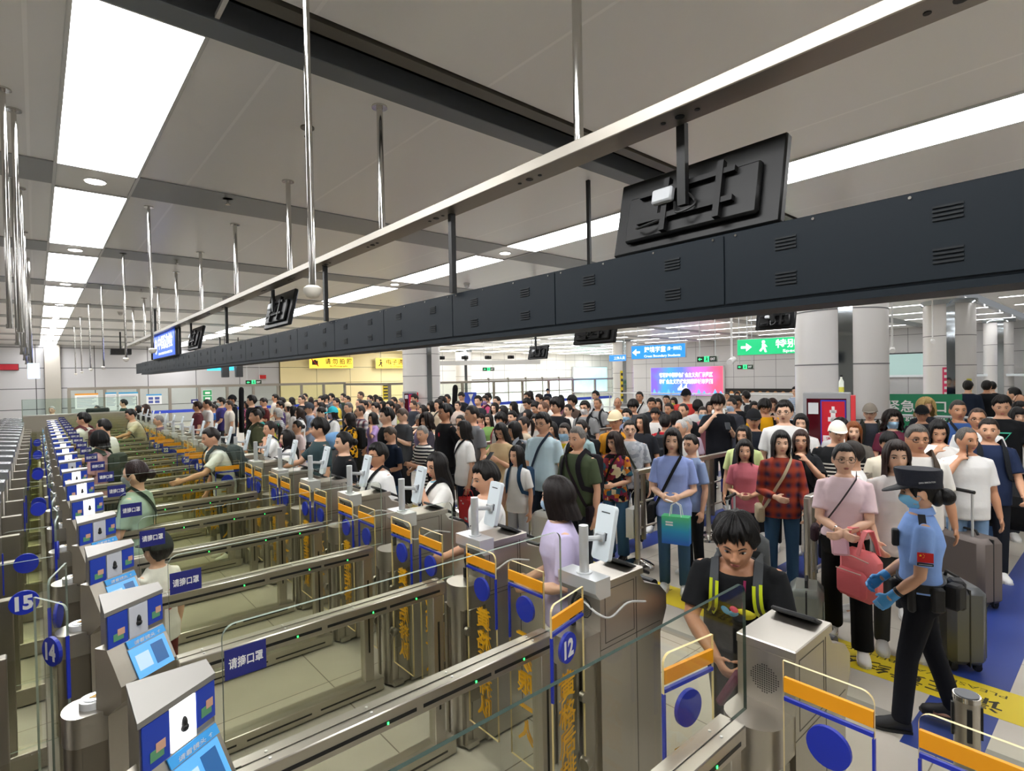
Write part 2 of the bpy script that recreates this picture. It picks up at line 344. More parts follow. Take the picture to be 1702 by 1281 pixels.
def monitor(label, x, y, z, w, h, hang, yaw=0, tilt=13, group='hanging monitors seen from behind', pole_top=3.33):
    t = thing('hanging_monitor', label, 'monitor', (x, y, z), yaw, group)
    R = M.Rotation(radians(tilt), 4, 'Y')
    b = MB().box(0, .045, -w / 2, w / 2, -h / 2, h / 2, bev=.008, mx=R).box(-.03, 0, -w * .4, w * .4, -h * .38, h * .22, bev=.01, mx=R)
    b.build('back_shell', mat('08090a', .45, spec=.3), t)
    MB().box(.045, .048, -w / 2 + .012, w / 2 - .012, -h / 2 + .012, h / 2 - .012, mx=R).build('screen', mat('30507a', .2, emit=.8), t, False)
    k = MB()
    for zz in (-.17, .17): k.box(-.055, -.03, -w * .28, w * .3, h * zz - .012, h * zz + .012, mx=R)
    for yy in (-.2, .12): k.box(-.06, -.03, w * yy - .014, w * yy + .014, -h * .36, h * .3, mx=R)
    for i in range(9): k.box(-.034, -.028, w * (.18 - i * .012), w * (.185 - i * .012), -h * .08, h * .04, mx=R)
    k.build('wall_bracket', mat('0b0b0c', .5, .4), t)
    MB().box(-.085, -.05, w * .06, w * .19, -h * .03, h * .15, bev=.008, mx=R).build('power_box', mat('b9bcc0', .5), t)
    MB().cable([R @ V((-.06, w * .05, -.02)), R @ V((-.09, 0, -.09)), R @ V((-.06, -w * .08, -.05)), R @ V((-.05, 0, .03))], .006, 6).cable([R @ V((-.05, w * .1, -h * .2)), R @ V((-.07, w * .25, -h * .28)), R @ V((-.05, w * .3, -h * .25))], .006, 6).build('cable', BLACK, t)
    MB().box(-.075, -.045, -.02, .02, -.03, pole_top - z).build('mounting_pole', BLACK, t)
    return t
monitor('large black monitor seen from behind, nearest above the dark beam', 2.2, 1.315, 3.01, .80, .375, 1)
monitor('black monitor seen from behind, second along the dark beam', 2.2, 6.75, 3.1, .86, .42, 1)
monitor('black monitor seen from behind beside the blue emblem sign', 2.2, 11.3, 3.06, .86, .42, 1)
for l, x, y, z, w_, a in (('black monitor seen from behind, hanging below the beam right of the crowd centre', 4.6, 3.93, 2.74, .58, 0), ('small black monitor with white bracket hanging beyond the beam', 8.6, 9.02, 2.8, .62, 0), ('black monitor seen from behind beside the big round column', 6.4, 2.78, 2.85, .44, 0)):
    monitor(l, x, y, z, w_, w_ * .5, 1, a, pole_top=CH)
t = thing('emblem_sign', 'blue lit sign with white emblem and four white characters hanging over the gates', 'sign', (2.1, 13.6, 3.06))
MB().box(-.05, .05, -1.35, 1.35, -.27, .27, bev=.01).build('housing', mat('20252a', .4), t)
MB().box(-.056, -.05, -1.3, 1.3, -.25, .25).build('face', mat('2458d8', .4, emit=.75), t, False)
WE = mat('ffffff', .5, emit=.9)
text('中国边检', .3, WE, t, facing((-1, 0, 0), (-.06, -.25, .06)), width=1.7)
text('CHINA IMMIGRATION INSPECTION', .07, WE, t, facing((-1, 0, 0), (-.06, -.25, -.17)), width=1.6)
e = MB()
for a in range(24):
    for r0, r1 in ((.1, .13), (.15, .165)):
        p = [V((-.06, .85 + r * cos(2 * pi * q / 24), r * sin(2 * pi * q / 24))) for r, q in ((r0, a), (r1, a), (r1, a + 1), (r0, a + 1))]; e.quad(*p)
e.add([V((-.061, .85 + (.08 if i % 2 == 0 else .035) * cos(pi * i / 5 + pi / 2), (.08 if i % 2 == 0 else .035) * sin(pi * i / 5 + pi / 2))) for i in range(10)], [tuple(range(10))])
e.build('emblem', WE, t, False)
MB().cyl(0, -1.3, .27, .9, .025, 10).cyl(0, 1.3, .27, .9, .025, 10).build('hanger', BLACK, t)
# dome camera poles
def campole(label, x, y, z):
    t = thing('camera_pole', label, 'camera pole', (x, y, CH), 0, 'ceiling poles carrying white dome cameras')
    MB().cyl(0, 0, z - CH, 0, .0155, 16).tube([(0, 0, -.012), (0, 0, 0)], .05, 16).build('pole', CHROME, t)
    MB().tube([(0, 0, z - CH - .05), (0, 0, z - CH - .042), (0, 0, z - CH - .022), (0, 0, z - CH), (0, 0, z - CH + .012)], [.012, .028, .040, .043, .028], 20).build('camera_housing', mat('e6e2d8', .35), t)
for i, (x, y, z) in enumerate(((1.03, 2.66, 2.70), (1.06, 7.75, 2.66), (1.1, 10.7, 2.66), (1.08, 14.3, 2.62), (1.08, 17.9, 2.66), (1.08, 21.5, 2.66), (1.08, 25, 2.66))):
    campole('steel ceiling pole with white dome camera, %s in the row over the gates' % ORD[i], x, y, z)
for i in range(10):
    y = 5.28 + 2.18 * i
    t = thing('hanging_pole', 'pair of steel tubes hanging from the ceiling at left, %s in the row' % ORD[i], 'hanging pole', (-.1, y, CH), 0, 'steel pole pairs at the left')
    for dx, dy in ((-.03, 0), (.02, .35)): MB().cyl(dx, dy, -1.67, 0, .017, 14).tube([(dx, dy, -.012), (dx, dy, 0)], .05, 14).tube([(dx, dy, -1.69), (dx, dy, -1.66)], .022, 14).build('pole', CHROME, t)
# ---- hanging signs
def sign(label, p, n, w, h, col, em, items, cat='sign', hang=None, depth=.08, group=None):
    t = thing('hanging_sign', label, cat, p, 0, group); F = facing(n, (0, 0, 0))
    MB().box(-w / 2, w / 2, -h / 2, h / 2, -depth, 0, bev=.01, mx=F).build('housing', mat('c9c9c4', .4, .3), t)
    MB().box(-w / 2 + .015, w / 2 - .015, -h / 2 + .015, h / 2 - .015, 0, .006, mx=F).build('face', mat(col, .4, emit=em), t, False)
    for (s_, sz, x, y, wd, c) in items: text(s_, sz, mat(c, .5, emit=em if c in ('ffffff', 'fffffe') else 0), t, F @ M.Translation((x, y, .01)), width=wd)
    if hang:
        a = MB(); hang = CH - p[2] - h / 2
        for q in (-w * .38, w * .38): a.tube([F @ V((q, h / 2, -depth / 2)), F @ V((q, h / 2 + hang, -depth / 2))], .012, 8)
        a.build('hanger', ALU, t)
    return t, F
def arrow(t, F, x, y, s, m, d=1):
    MB().add([F @ V((x + d * a * s, y + b * s, .012)) for a, b in ((-.5, .12), (0, .12), (0, .42), (.55, 0), (0, -.42), (0, -.12), (-.5, -.12))], [(0, 1, 5, 6), (2, 3, 4)]).build('arrow', m, t, False)
def figure_icon(t, F, x, y, s, m, name='pictogram'):
    b = MB().prism(disc(12, .13 * s, x, y + .36 * s), .008, .012, mi=0).prism([(x - .12 * s, y + .2 * s), (x + .12 * s, y + .2 * s), (x + .3 * s, y - .05 * s), (x + .12 * s, y - .02 * s), (x + .25 * s, y - .45 * s), (x + .1 * s, y - .45 * s), (x, y - .15 * s), (x - .2 * s, y - .4 * s), (x - .32 * s, y - .32 * s), (x - .1 * s, y - .05 * s)], .008, .012)
    b.v = [F @ V(p) for p in b.v]; b.build(name, m, t, False)
K = '3a2c08'
FR = (0, -1, 0)
t, F = sign('yellow lit sign with no-photo symbol on the yellow-lit back wall', (15.3, YB - .55, 3.45), FR, 3.1, .78, 'ffd84a', 1.0, [('请 勿 拍 照', .42, .5, .1, 1.9, K), ('No Photography', .16, .5, -.24, 1.3, K)], hang=.9)
MB().box(-1.35, -.95, -.14, .14, .008, .014, mx=F).box(-1.22, -1.08, .14, .2, .008, .014, mx=F).build('camera_symbol', mat(K, .5), t, False)
MB().box(-.34, .34, -.03, .03, .016, .02, mx=F @ M.Translation((-1.15, 0, 0)) @ M.Rotation(-.8, 4, 'Z')).build('slash', mat('c02418', .5), t, False)
t, F = sign('yellow lit sign with a person symbol, partly behind the column', (20.1, YB - .5, 3.43), FR, 3.0, .78, 'ffd84a', 1.0, [('电子通道', .42, .3, .1, 1.9, K), ('E-Channel', .16, .3, -.24, 1.2, K)], hang=.9)
figure_icon(t, F, -1.1, 0, .6, mat(K, .5))
t, F = sign('blue lit sign for cross boundary students with a left arrow', (14.3, 9.73, 2.945), (-1, -.1, 0), 1.82, .43, '2a8ce0', .95, [('跨境学童', .19, -.08, .07, .72, 'ffffff'), ('(第一候检区)', .12, .56, .07, .46, 'ffffff'), ('Cross Boundary Students', .1, .15, -.14, 1.2, 'ffffff')], hang=1.0)
arrow(t, F, -.72, 0, .26, WE, -1)
t, F = sign('green lit sign for the special channel with right arrow and seat symbols', (13.0, 5.55, 2.86), (-1, -.1, 0), 1.95, .40, '1fc07a', .9, [('特别通道', .21, .42, .05, 1.0, 'ffffff'), ('Special Lane', .09, .45, -.13, .75, 'ffffff')], hang=1.1)
arrow(t, F, -.75, 0, .24, WE, 1); figure_icon(t, F, -.35, 0, .3, WE)
t, F = sign('small blue lit sign beside the far column', (22, 17.3, 3.1), (-1, -.2, 0), .95, .33, '3a8ae0', .9, [('工作人员', .16, .1, .0, .6, 'ffffff')], hang=1.1)
for l, p, n, w_ in (('green exit sign with running figure left of the yellow-lit wall', (10.1, 35.9, 2.22), FR, .95), ('green exit sign hanging before the bright glass doors', (19.4, 24.4, 2.72), (-.4, -1, 0), .7),
                    ('green exit sign right of the blue students sign', (12.4, 7.03, 2.6), (-1, -.1, 0), .52), ('small green exit sign below the special channel sign', (13.8, 6.76, 2.4), (-1, -.1, 0), .42), ('small green exit sign over the far doorway', (21.9, 36.4, 2.6), FR, .9)):
    t, F = sign(l, p, n, w_, w_ * .3, '0d2a18', .3, [('EXIT', w_ * .16, w_ * .3, 0, w_ * .22, 'fffffe')], cat='exit sign', hang=.4, group='green exit signs')
    MB().box(-w_ * .12, w_ * .12, -w_ * .13, w_ * .13, .007, .011, mx=F).build('lit_panel', mat('36d880', .4, emit=2.0), t, False)
    figure_icon(t, F, 0, 0, w_ * .24, mat('06301a', .5)); arrow(t, F, -w_ * .32, 0, w_ * .18, mat('36d880', .4, emit=2.0), -1)
# big screens
t = thing('video_wall', 'large lit screen with pink and blue slogan on the right wall', 'screen', (XR - .12, 20.2, 1.76))
def grad_mat(key, stops, em, axis='Y', sc=1., off=.5):
    m = mat('ffffff', .4, key=key); nt, b, N, L = nodes(m); tc = N('ShaderNodeTexCoord'); s = N('ShaderNodeSeparateXYZ'); r = N('ShaderNodeValToRGB'); mr = N('ShaderNodeMath'); mr.operation = 'MULTIPLY_ADD'
    mr.inputs[1].default_value = sc; mr.inputs[2].default_value = off; n = N('ShaderNodeTexNoise'); n.inputs['Scale'].default_value = .8; ad = N('ShaderNodeMath'); ad.operation = 'MULTIPLY_ADD'; ad.inputs[1].default_value = .35; ad2 = N('ShaderNodeMath'); ad2.operation = 'SUBTRACT'; ad2.inputs[1].default_value = .17
    L(tc.outputs['Object'], s.inputs[0]); L(s.outputs['XYZ'.index(axis)], mr.inputs[0]); L(tc.outputs['Object'], n.inputs['Vector']); L(n.outputs['Fac'], ad.inputs[0]); L(mr.outputs[0], ad.inputs[2]); L(ad.outputs[0], ad2.inputs[0]); L(ad2.outputs[0], r.inputs[0])
    while len(r.color_ramp.elements) < len(stops): r.color_ramp.elements.new(.5)
    for el, (p, c) in zip(r.color_ramp.elements, stops): el.position = p; el.color = (*lin(c), 1)
    L(r.outputs[0], b.inputs['Base Color']); L(r.outputs[0], b.inputs['Emission Color']); b.inputs['Emission Strength'].default_value = em; return m
MB().box(-.06, .08, -2.75, 2.75, -.96, .96, bev=.02).build('frame', mat('e2e2e2', .4), t)
MB().box(-.07, -.058, -2.68, 2.68, -.94, .94).build('display', grad_mat('vid', [(0, 'f05a78'), (.3, 'd070d8'), (.55, '5a7cf0'), (.8, '40a0f0'), (1, '7a60e0')], .85, 'Y', .2, .5), t, False)
text('谱写好中国特色社会主义先行示范区', .34, WE, t, facing((-1, 0, 0), (-.08, 0, .42)), width=4.0, bold=.03)
text('和社会主义现代化强国的城市范例', .34, WE, t, facing((-1, 0, 0), (-.08, 0, -.02)), width=4.0, bold=.03)
hl = MB()
for i in range(14):
    y0 = 2.6 - i * .38; hl.add([(-.075, y0, -.9), (-.075, y0 - .38, -.9), (-.075, y0 - .19, -.5 - .12 * ((i * 7) % 3))], [(0, 1, 2)])
hl.build('hill_picture', mat('5fb0f8', .5, emit=.9), t, False)
sk = MB()
for i in range(9): sk.box(-.078, -.072, .5 - i * .09, .55 - i * .09, -.62, -.45 + .1 * ((i * 5) % 4))
sk.build('skyline_picture', WE, t, False)
for i, (x, w_) in enumerate(((42.4, 5.2),)):
    t = thing('light_box', 'pale cyan lit display box behind the far glass partition', 'light box', (x, YB - .2, 1.85))
    MB().box(-w_ / 2, w_ / 2, -.05, .15, -1.3, 1.3, bev=.02).build('frame', mat('d0d4d6', .4, .3), t)
    MB().box(-w_ / 2 + .08, w_ / 2 - .08, -.06, -.048, -1.22, 1.22).build('display', grad_mat('cyan', [(0, 'd8f4ff'), (.5, 'a8ecff'), (1, 'c8fff0')], .95, 'Z', .3, .5), t, False)
t = thing('light_wall', 'bright white lit glass doors beyond the partition', 'glass doors', (33.6, YB - .1, 1.3))
MB().box(-6.4, 6.4, -.02, .05, -1.2, .7).build('lit_pane', mat('f4fbff', .5, emit=1.5), t, False)
f = MB()
for x in (-6.4, -4.3, -2.1, 0, 2.1, 4.3, 6.4): f.box(x - .06, x + .06, -.06, .06, -1.2, .9)
f.box(-6.4, 6.4, -.06, .06, .7, .8).box(-6.4, 6.4, -.05, .05, -.45, -.35).build('door_frame', STEELD, t, False)
# notices behind partition
for i, (x, w_, z0, z1, c, l) in enumerate(((1.64, .8, 1.22, 1.88, 'e89a2a', 'white notice board with orange heading on the far partition'), (2.49, .4, 1.1, 1.9, '3a9fd0', 'narrow white notice with blue heading on the far partition'), (3.13, .72, 1.07, 1.89, '3a9fd0', 'wide white notice with blue heading on the far partition'), (4.1, .6, 1.3, 1.77, '4aa0d8', 'white notice with four small blue pictures on the far partition'))):
    t = thing('notice_board', l, 'notice', (x, 29.985, 0)); MB().box(-w_ / 2, w_ / 2, -.012, .012, z0, z1).build('sheet', mat('e9ebea', .6), t, False)
    MB().box(-w_ / 2, w_ / 2, -.016, -.012, z1 - .07, z1).build('heading', mat(c, .5), t, False)
    li = MB()
    if i < 3:
        for n in range(8): li.box(-w_ * .42, w_ * (.42 - .1 * (n % 3)), -.015, -.012, z1 - .17 - n * .06, z1 - .15 - n * .06)
    else:
        for q in range(4): li.box(-.22 + (q % 2) * .25, -.04 + (q % 2) * .25, -.015, -.012, z0 + .05 + (q // 2) * .16, z0 + .17 + (q // 2) * .16)
    li.build('print', mat('8a94a4' if i < 3 else '4a5aa0', .6), t, False)
t = thing('notice_board', 'green and white notice on the partition pillar behind the crowd', 'notice', (6.3, 29.985, 0)); MB().box(-.2, .2, -.012, .012, 1.35, 1.9).build('sheet', mat('e9ebea', .6), t, False)
MB().box(-.19, .19, -.016, -.012, 1.37, 1.6).box(-.19, .19, -.016, -.012, 1.63, 1.88).build('green_panel', mat('1f9a58', .5), t, False); MB().box(-.1, .12, -.018, -.015, 1.7, 1.8).box(-.1, .12, -.018, -.015, 1.43, 1.53).build('white_print', WHITEP, t, False)
t = thing('notice_board', 'small navy notice standing before the far partition', 'notice', (5.75, 29.985, 0)); MB().box(-.15, .15, -.012, .012, 1.26, 1.46).build('sheet', NAVY, t, False); MB().box(-.09, .09, -.016, -.012, 1.33, 1.39).build('white_print', WHITEP, t, False)
t = thing('standing_sign', 'blue standing sign with a white hourglass-like symbol behind the crowd', 'sign', (17.05, 23.0, 0)); MB().box(-.38, .38, -.02, .02, .7, 1.5).box(-.04, .04, -.03, .03, 0, .7).build('board', mat('2b49b8', .5), t, False)
b = MB().add([(-.16, -.03, 1.4), (.16, -.03, 1.4), (0, -.03, 1.1), (-.18, -.03, .8), (.18, -.03, .8)], [(0, 1, 2), (2, 4, 3)]); b.build('symbol', WHITEP, t, False)
# hydrant cabinets
def hydrant(label, p, n, s=1.0, full=True):
    t = thing('fire_hydrant_cabinet', label, 'hydrant cabinet', p); F = facing(n, (0, 0, 0)) @ M.Diagonal((.70 * s, s, 1, 1))
    b = MB().box(-.42, .42, 0, 1.9, -.3, 0, bev=.01, mx=F); b.build('cabinet', mat('a9abad', .4, .4), t)
    MB().box(-.35, .35, .05, 1.82, 0, .008, mx=F).build('glass_door', mat('4a0f18', .12), t, False)
    MB().box(.42, .5, 0, 1.86, -.3, .0, mx=F).build('red_side', mat('d83a40', .5), t, False)
    MB().box(-.08, .32, .75, 1.78, .008, .02, mx=F).build('poster', mat('c8142a', .5), t, False)
    MB().box(-.1, .34, .73, 1.8, .004, .014, mx=F).build('poster_edge', mat('3038b0', .5), t, False)
    ic = MB()
    for a in ((.08, .16, 1.36, 1.66), (.03, .21, 1.5, 1.56), (.06, .18, 1.33, 1.37), (.06, .18, 1.62, 1.66), (.095, .145, 1.66, 1.71)): ic.box(a[0], a[1], a[2], a[3], .02, .026, mx=F)
    ic.box(-.06, .30, 1.16, 1.3, .02, .024, mx=F).box(-.06, .30, .8, .84, .02, .024, mx=F).build('hydrant_symbol', mat('f0e6e6', .5), t, False)
    R_ = mat('b01020', .5)
    text('消火栓', .06, R_, t, F @ M.Translation((.12, 1.25, .027)), width=.26); text('Fire Hydrant', .04, R_, t, F @ M.Translation((.12, 1.19, .027)), width=.26)
    MB().box(-.32, -.14, 1.6, 1.76, .008, .014, mx=F).build('instruction_plate', mat('d8dadc', .5), t, False)
    return t
hydrant('red and grey fire hydrant cabinet in front of the big round column', (8.6, 3.02, 0), (-.96, -.28, 0), 1.02)
hydrant('small red fire hydrant cabinet at the foot of the middle column', (11.16, 19.05, 0), (-.4, -.9, 0), .92)
t = thing('drink_bottle', 'clear drink bottle with yellow liquid on top of the hydrant cabinet', 'bottle', (8.72, 2.86, 1.94))
MB().tube([(0, 0, 0), (0, 0, .16), (0, 0, .2), (0, 0, .23)], [.033, .033, .014, .014], 12).build('body', mat('e6ecdf', .15), t); MB().cyl(0, 0, .01, .08, .035, 12).build('drink', mat('d8d25a', .2), t); MB().cyl(0, 0, .225, .25, .016, 10).build('cap', BLACK, t)
# green emergency exit board with crowd fence
t = thing('notice_board', 'green emergency exit board on the fence behind the crowd', 'notice', (13.6, 3.1, 0)); F = facing((-1, -.25, 0), (0, 0, 0))
MB().box(-.75, .75, .85, 1.75, -.02, 0, mx=F).box(-.7, -.66, 0, .86, -.02, 0, mx=F).box(.66, .7, 0, .86, -.02, 0, mx=F).build('sheet', mat('1d8058', .5), t, False); text('紧急出口', .26, WHITEP, t, F @ M.Translation((0, 1.5, .01)), width=1.0); text('Emergency Exit', .13, WHITEP, t, F @ M.Translation((0, 1.25, .01)), width=1.0)
# notice strips on columns
for l, p, a, c, sz in (('pink and white notice strip on the second column', (20.71, 3.88, 1.85), 190, 'd84068', (.3, .9)), ('yellow striped strip beside the far column', (26.15, 20.21, 1.6), 215, 'e0c820', (.28, 1.8)), ('yellow striped strip on the second right column', (20.98, 3.45, 1.2), 235, 'd8d040', (.14, 1.5)), ('yellow notice strip left of the bright doors', (15.9, 29.985, 1.5), 270, 'd8c030', (.4, 1.0))):
    t = thing('notice_strip', l, 'notice', p); F = facing((cos(radians(a)), sin(radians(a)), 0), (0, 0, 0)); MB().box(-sz[0] / 2, sz[0] / 2, -sz[1] / 2, sz[1] / 2, -.01, .012, mx=F).build('strip', mat(c, .5), t, False)
    k = MB()
    for n in range(5): k.box(-sz[0] * .36, sz[0] * .36, sz[1] * (-.42 + n * .19), sz[1] * (-.33 + n * .19), .012, .016, mx=F)
    k.build('print', WHITEP if c[0] == 'd' and c[1] == '8' and c[2] == '4' else mat('30302a', .6), t, False)
# far right desk, board and lights
t = thing('service_counter', 'long white counter with a dark board along the right wall', 'counter', (XR - 1.6, 10, 0)); MB().box(-.3, .3, -9, 5, 0, 1.1, bev=.02).build('counter', mat('c8c8c8', .4), t); MB().box(-.2, .2, -9, 1, 1.9, 2.0).build('light_shelf', mat('e8f0f4', .4), t)
t = thing('picture_band', 'dark band of orange portraits on the far right wall', 'poster', (XR - .08, 15.6, 1.0)); MB().box(-.02, .05, -3.4, 1.8, -.3, .28).build('board', mat('1d1a16', .5), t, False)
k = MB()
for n in range(11): k.tube([(-.025, -3.1 + n * .45, 0), (-.022, -3.1 + n * .45, 0)], .13, 10)
k.build('portrait', mat('c88a50', .6), t, False)
t = thing('wall_screen', 'pale grey-green screen high on the right wall', 'screen', (XR - .1, 7.6, 2.5)); MB().box(-.05, .08, -1.6, 1.6, -.6, .6, bev=.02).build('frame', mat('303438', .4), t); MB().box(-.056, -.05, -1.52, 1.52, -.54, .54).build('display', mat('a8c4c0', .4, emit=.45), t, False)
t = thing('wall_sign', 'black sign with yellow symbols at the far right', 'sign', (31.8, 2.3, 1.9)); MB().box(-.03, .03, -1.0, 1.0, -.18, .18).build('board', mat('17130c', .4), t, False); MB().box(-.036, -.03, .45, .8, -.1, .1).box(-.036, -.03, -.5, .3, -.06, .08).build('yellow_symbol', mat('8a6420', .5), t, False)
t = thing('light_box', 'small blue lit box beside the third column', 'light box', (27.6, 4.7, 2.6)); MB().cyl(0, 0, .5, 1.75, .02, 8).build('hanger', ALU, t); MB().box(-.06, .06, -.22, .22, -.5, .5).build('face', mat('3a70f0', .4, emit=1.2), t, False); MB().box(-.05, .07, -.24, .24, -.53, -.5).build('frame', STEELD, t, False)
t = thing('light_box', 'cyan screen hanging behind two black boxes under the beam end', 'screen', (6.55, 28.4, 2.93)); MB().box(-.56, .56, -.05, .05, -.12, .12).build('face', mat('38c0ea', .4, emit=1.0), t, False); MB().box(-.03, .03, -.03, .03, .12, 1.42).build('hanger', BLACK, t, False)
for i, x in enumerate((6.65, 7.24)):
    t = thing('loudspeaker', 'black hanging loudspeaker below the beam end, %s one' % ('left', 'right')[i], 'loudspeaker', (x, 28, 2.77), 0, 'black hanging loudspeakers'); MB().box(-.15, .15, -.13, .13, -.29, .29, bev=.02).build('cabinet', mat('26282b', .5), t); MB().cyl(0, 0, .29, 1.58, .02, 8).build('hanger', BLACK, t)
t = thing('projector', 'black projector hanging from the far ceiling at left', 'projector', (2.6, 27, 3.55)); MB().box(-.35, .35, -.2, .2, -.12, .12, bev=.02).build('body', BLACK, t); MB().cyl(0, 0, .12, .8, .03, 8).build('hanger', BLACK, t)
for i in range(5):
    t = thing('ceiling_camera', 'small black camera on the pale beam past the column, %s from the left' % ORD[i].replace('nearest', 'first'), 'camera', (14.3 + .95 * i, 21.5 - .55 * i, 3.2), 0, 'black cameras on a pale beam'); MB().box(-.14, .14, -.1, .1, -.08, .08, bev=.02).tube([(0, -.1, 0), (0, -.18, -.03)], .05, 10).build('body', BLACK, t)
t = thing('camera_beam', 'pale hanging beam carrying small black cameras', 'beam', (16.1, 20.4, 2.95)); MB().box(-2.6, 2.6, -.08, .08, -.1, .1, mx=M.Rotation(-.52, 4, 'Z')).build('channel', WHITEP, t); MB().cyl(-1.9, 1.1, .1, 1.4, .02, 8).cyl(1.9, -1.1, .1, 1.4, .02, 8).build('hanger', ALU, t)
for l, x, y, z in (('white bullet camera hanging on a pole below the special channel sign', 9.6, 4.95, 2.5), ('white camera pole before the right wall screen', 15.2, 3.9, 2.75), ('grey bullet camera on the second right column', 19.9, 4.1, 3.1)):
    t = thing('bullet_camera', l, 'camera', (x, y, z)); MB().cyl(0, 0, 0, CH - z, .02, 10).build('pole', WHITEP, t); MB().tube([(-.18, -.05, -.06), (.12, .03, 0)], .055, 12).build('housing', WHITEP, t)
t = thing('white_barrier', 'low white crowd fence behind the queue on the right', 'fence', (12.9, 1.9, 0)); b = MB().tube([(0, -3.5, 1.35), (0, 5.5, 1.35)], .025, 8).tube([(0, -3.5, .2), (0, 5.5, .2)], .02, 8)
for i in range(46): b.cyl(0, -3.5 + .2 * i, .2, 1.35, .01, 6)
b.build('rails', mat('c8ccd0', .35, .6), t)
t = thing('white_barrier', 'long white tubular fence before the slogan screen', 'fence', (18.5, 12, 0)); b = MB()
for z in (.9, 1.5): b.tube([(0, -8, z), (0, 6, z)], .025, 8)
for i in range(15): b.cyl(0, -8 + i, 0, 1.5, .02, 6)
b.build('rails', mat('d8dadc', .35, .5), t)
# ================================================================ gates
def GY(k): return .94 + .91 * (k - 11)
KS = list(range(10, 31))
def nth(k): return ORD[k - 10] if k - 10 < len(ORD) else 'farthest'
FT = {'L': '黄格后排队', 'R': '一次限一人'}
def flap(parent, hinge, ang, side, num=None, front=1, exit_=False, w=.27):
    """glass flap: local x along the pane from the hinge, local y is the face normal; front = which y side carries the number"""
    z0, z1 = .22, 1.27
    P = [(x, z0 + y) for x, y in rrect(w, z1 - z0, .035, 5, (0, 1, 0, 0))]
    mx = M.Translation(hinge) @ M.Rotation(ang, 4, 'Z')
    g = MB().prism(P, -.005, .005, 'y', 0, 1); fo = g.build('glass_flap', [GLASS, mat('e9d39a', .3, key='flapedge') if not exit_ else GEDGE], parent, False, mx=mx)
    b = MB()
    if not exit_:
        b.box(.004, w - .002, -.0065, .0065, 1.165, 1.215, 0).box(.004, w - .002, -.0065, .0065, 1.135, 1.148, 1)
    b.box(w - .006, w + .001, -.0068, .0068, .85, 1.13, 1); b.build('warning_band', [ORANGE, BLUE], fo, False)
    MB().prism([(w * .52 + .066 * cos(2 * pi * i / 28), 1.04 + .066 * sin(2 * pi * i / 28)) for i in range(28)], -.0075, .0075, 'y').build('number_disc', BLUE, fo, False)
    nrm = V((0, front, 0))
    if num: text(str(num), .105, WHITEP, fo, facing(nrm, (w * .52, front * .0085, 1.04)), 'number', .045, width=.078)
    if not exit_:
        for sgn in (1, -1): text(FT[side], .125, YEL, fo, facing((0, sgn, 0), (w * .55, sgn * .0065, .62)), 'lettering', .012, vert=True, mirror=(sgn != front))
    return fo
def speaker_dots():
    b = MB()
    for i in range(-6, 7):
        for j in range(-6, 7):
            if i * i + j * j < 38: b.add([(-.0012, i * .0085 + .0028 * cos(pi * q / 3), j * .0085 + .0028 * sin(pi * q / 3)) for q in range(6)], [tuple(range(6))])
    return b
DOTS = speaker_dots().mesh('speaker_grille', mat('141414', .6))
def entry(k):
    y = GY(k)
    t = thing('entry_gate_pedestal', 'brushed steel entry gate pedestal, %s from the camera%s' % (nth(k), ', plain back without tablet' if k == 11 else ''), 'gate pedestal', (2.05, y, 0), 0, 'entry gate pedestals')
    return t
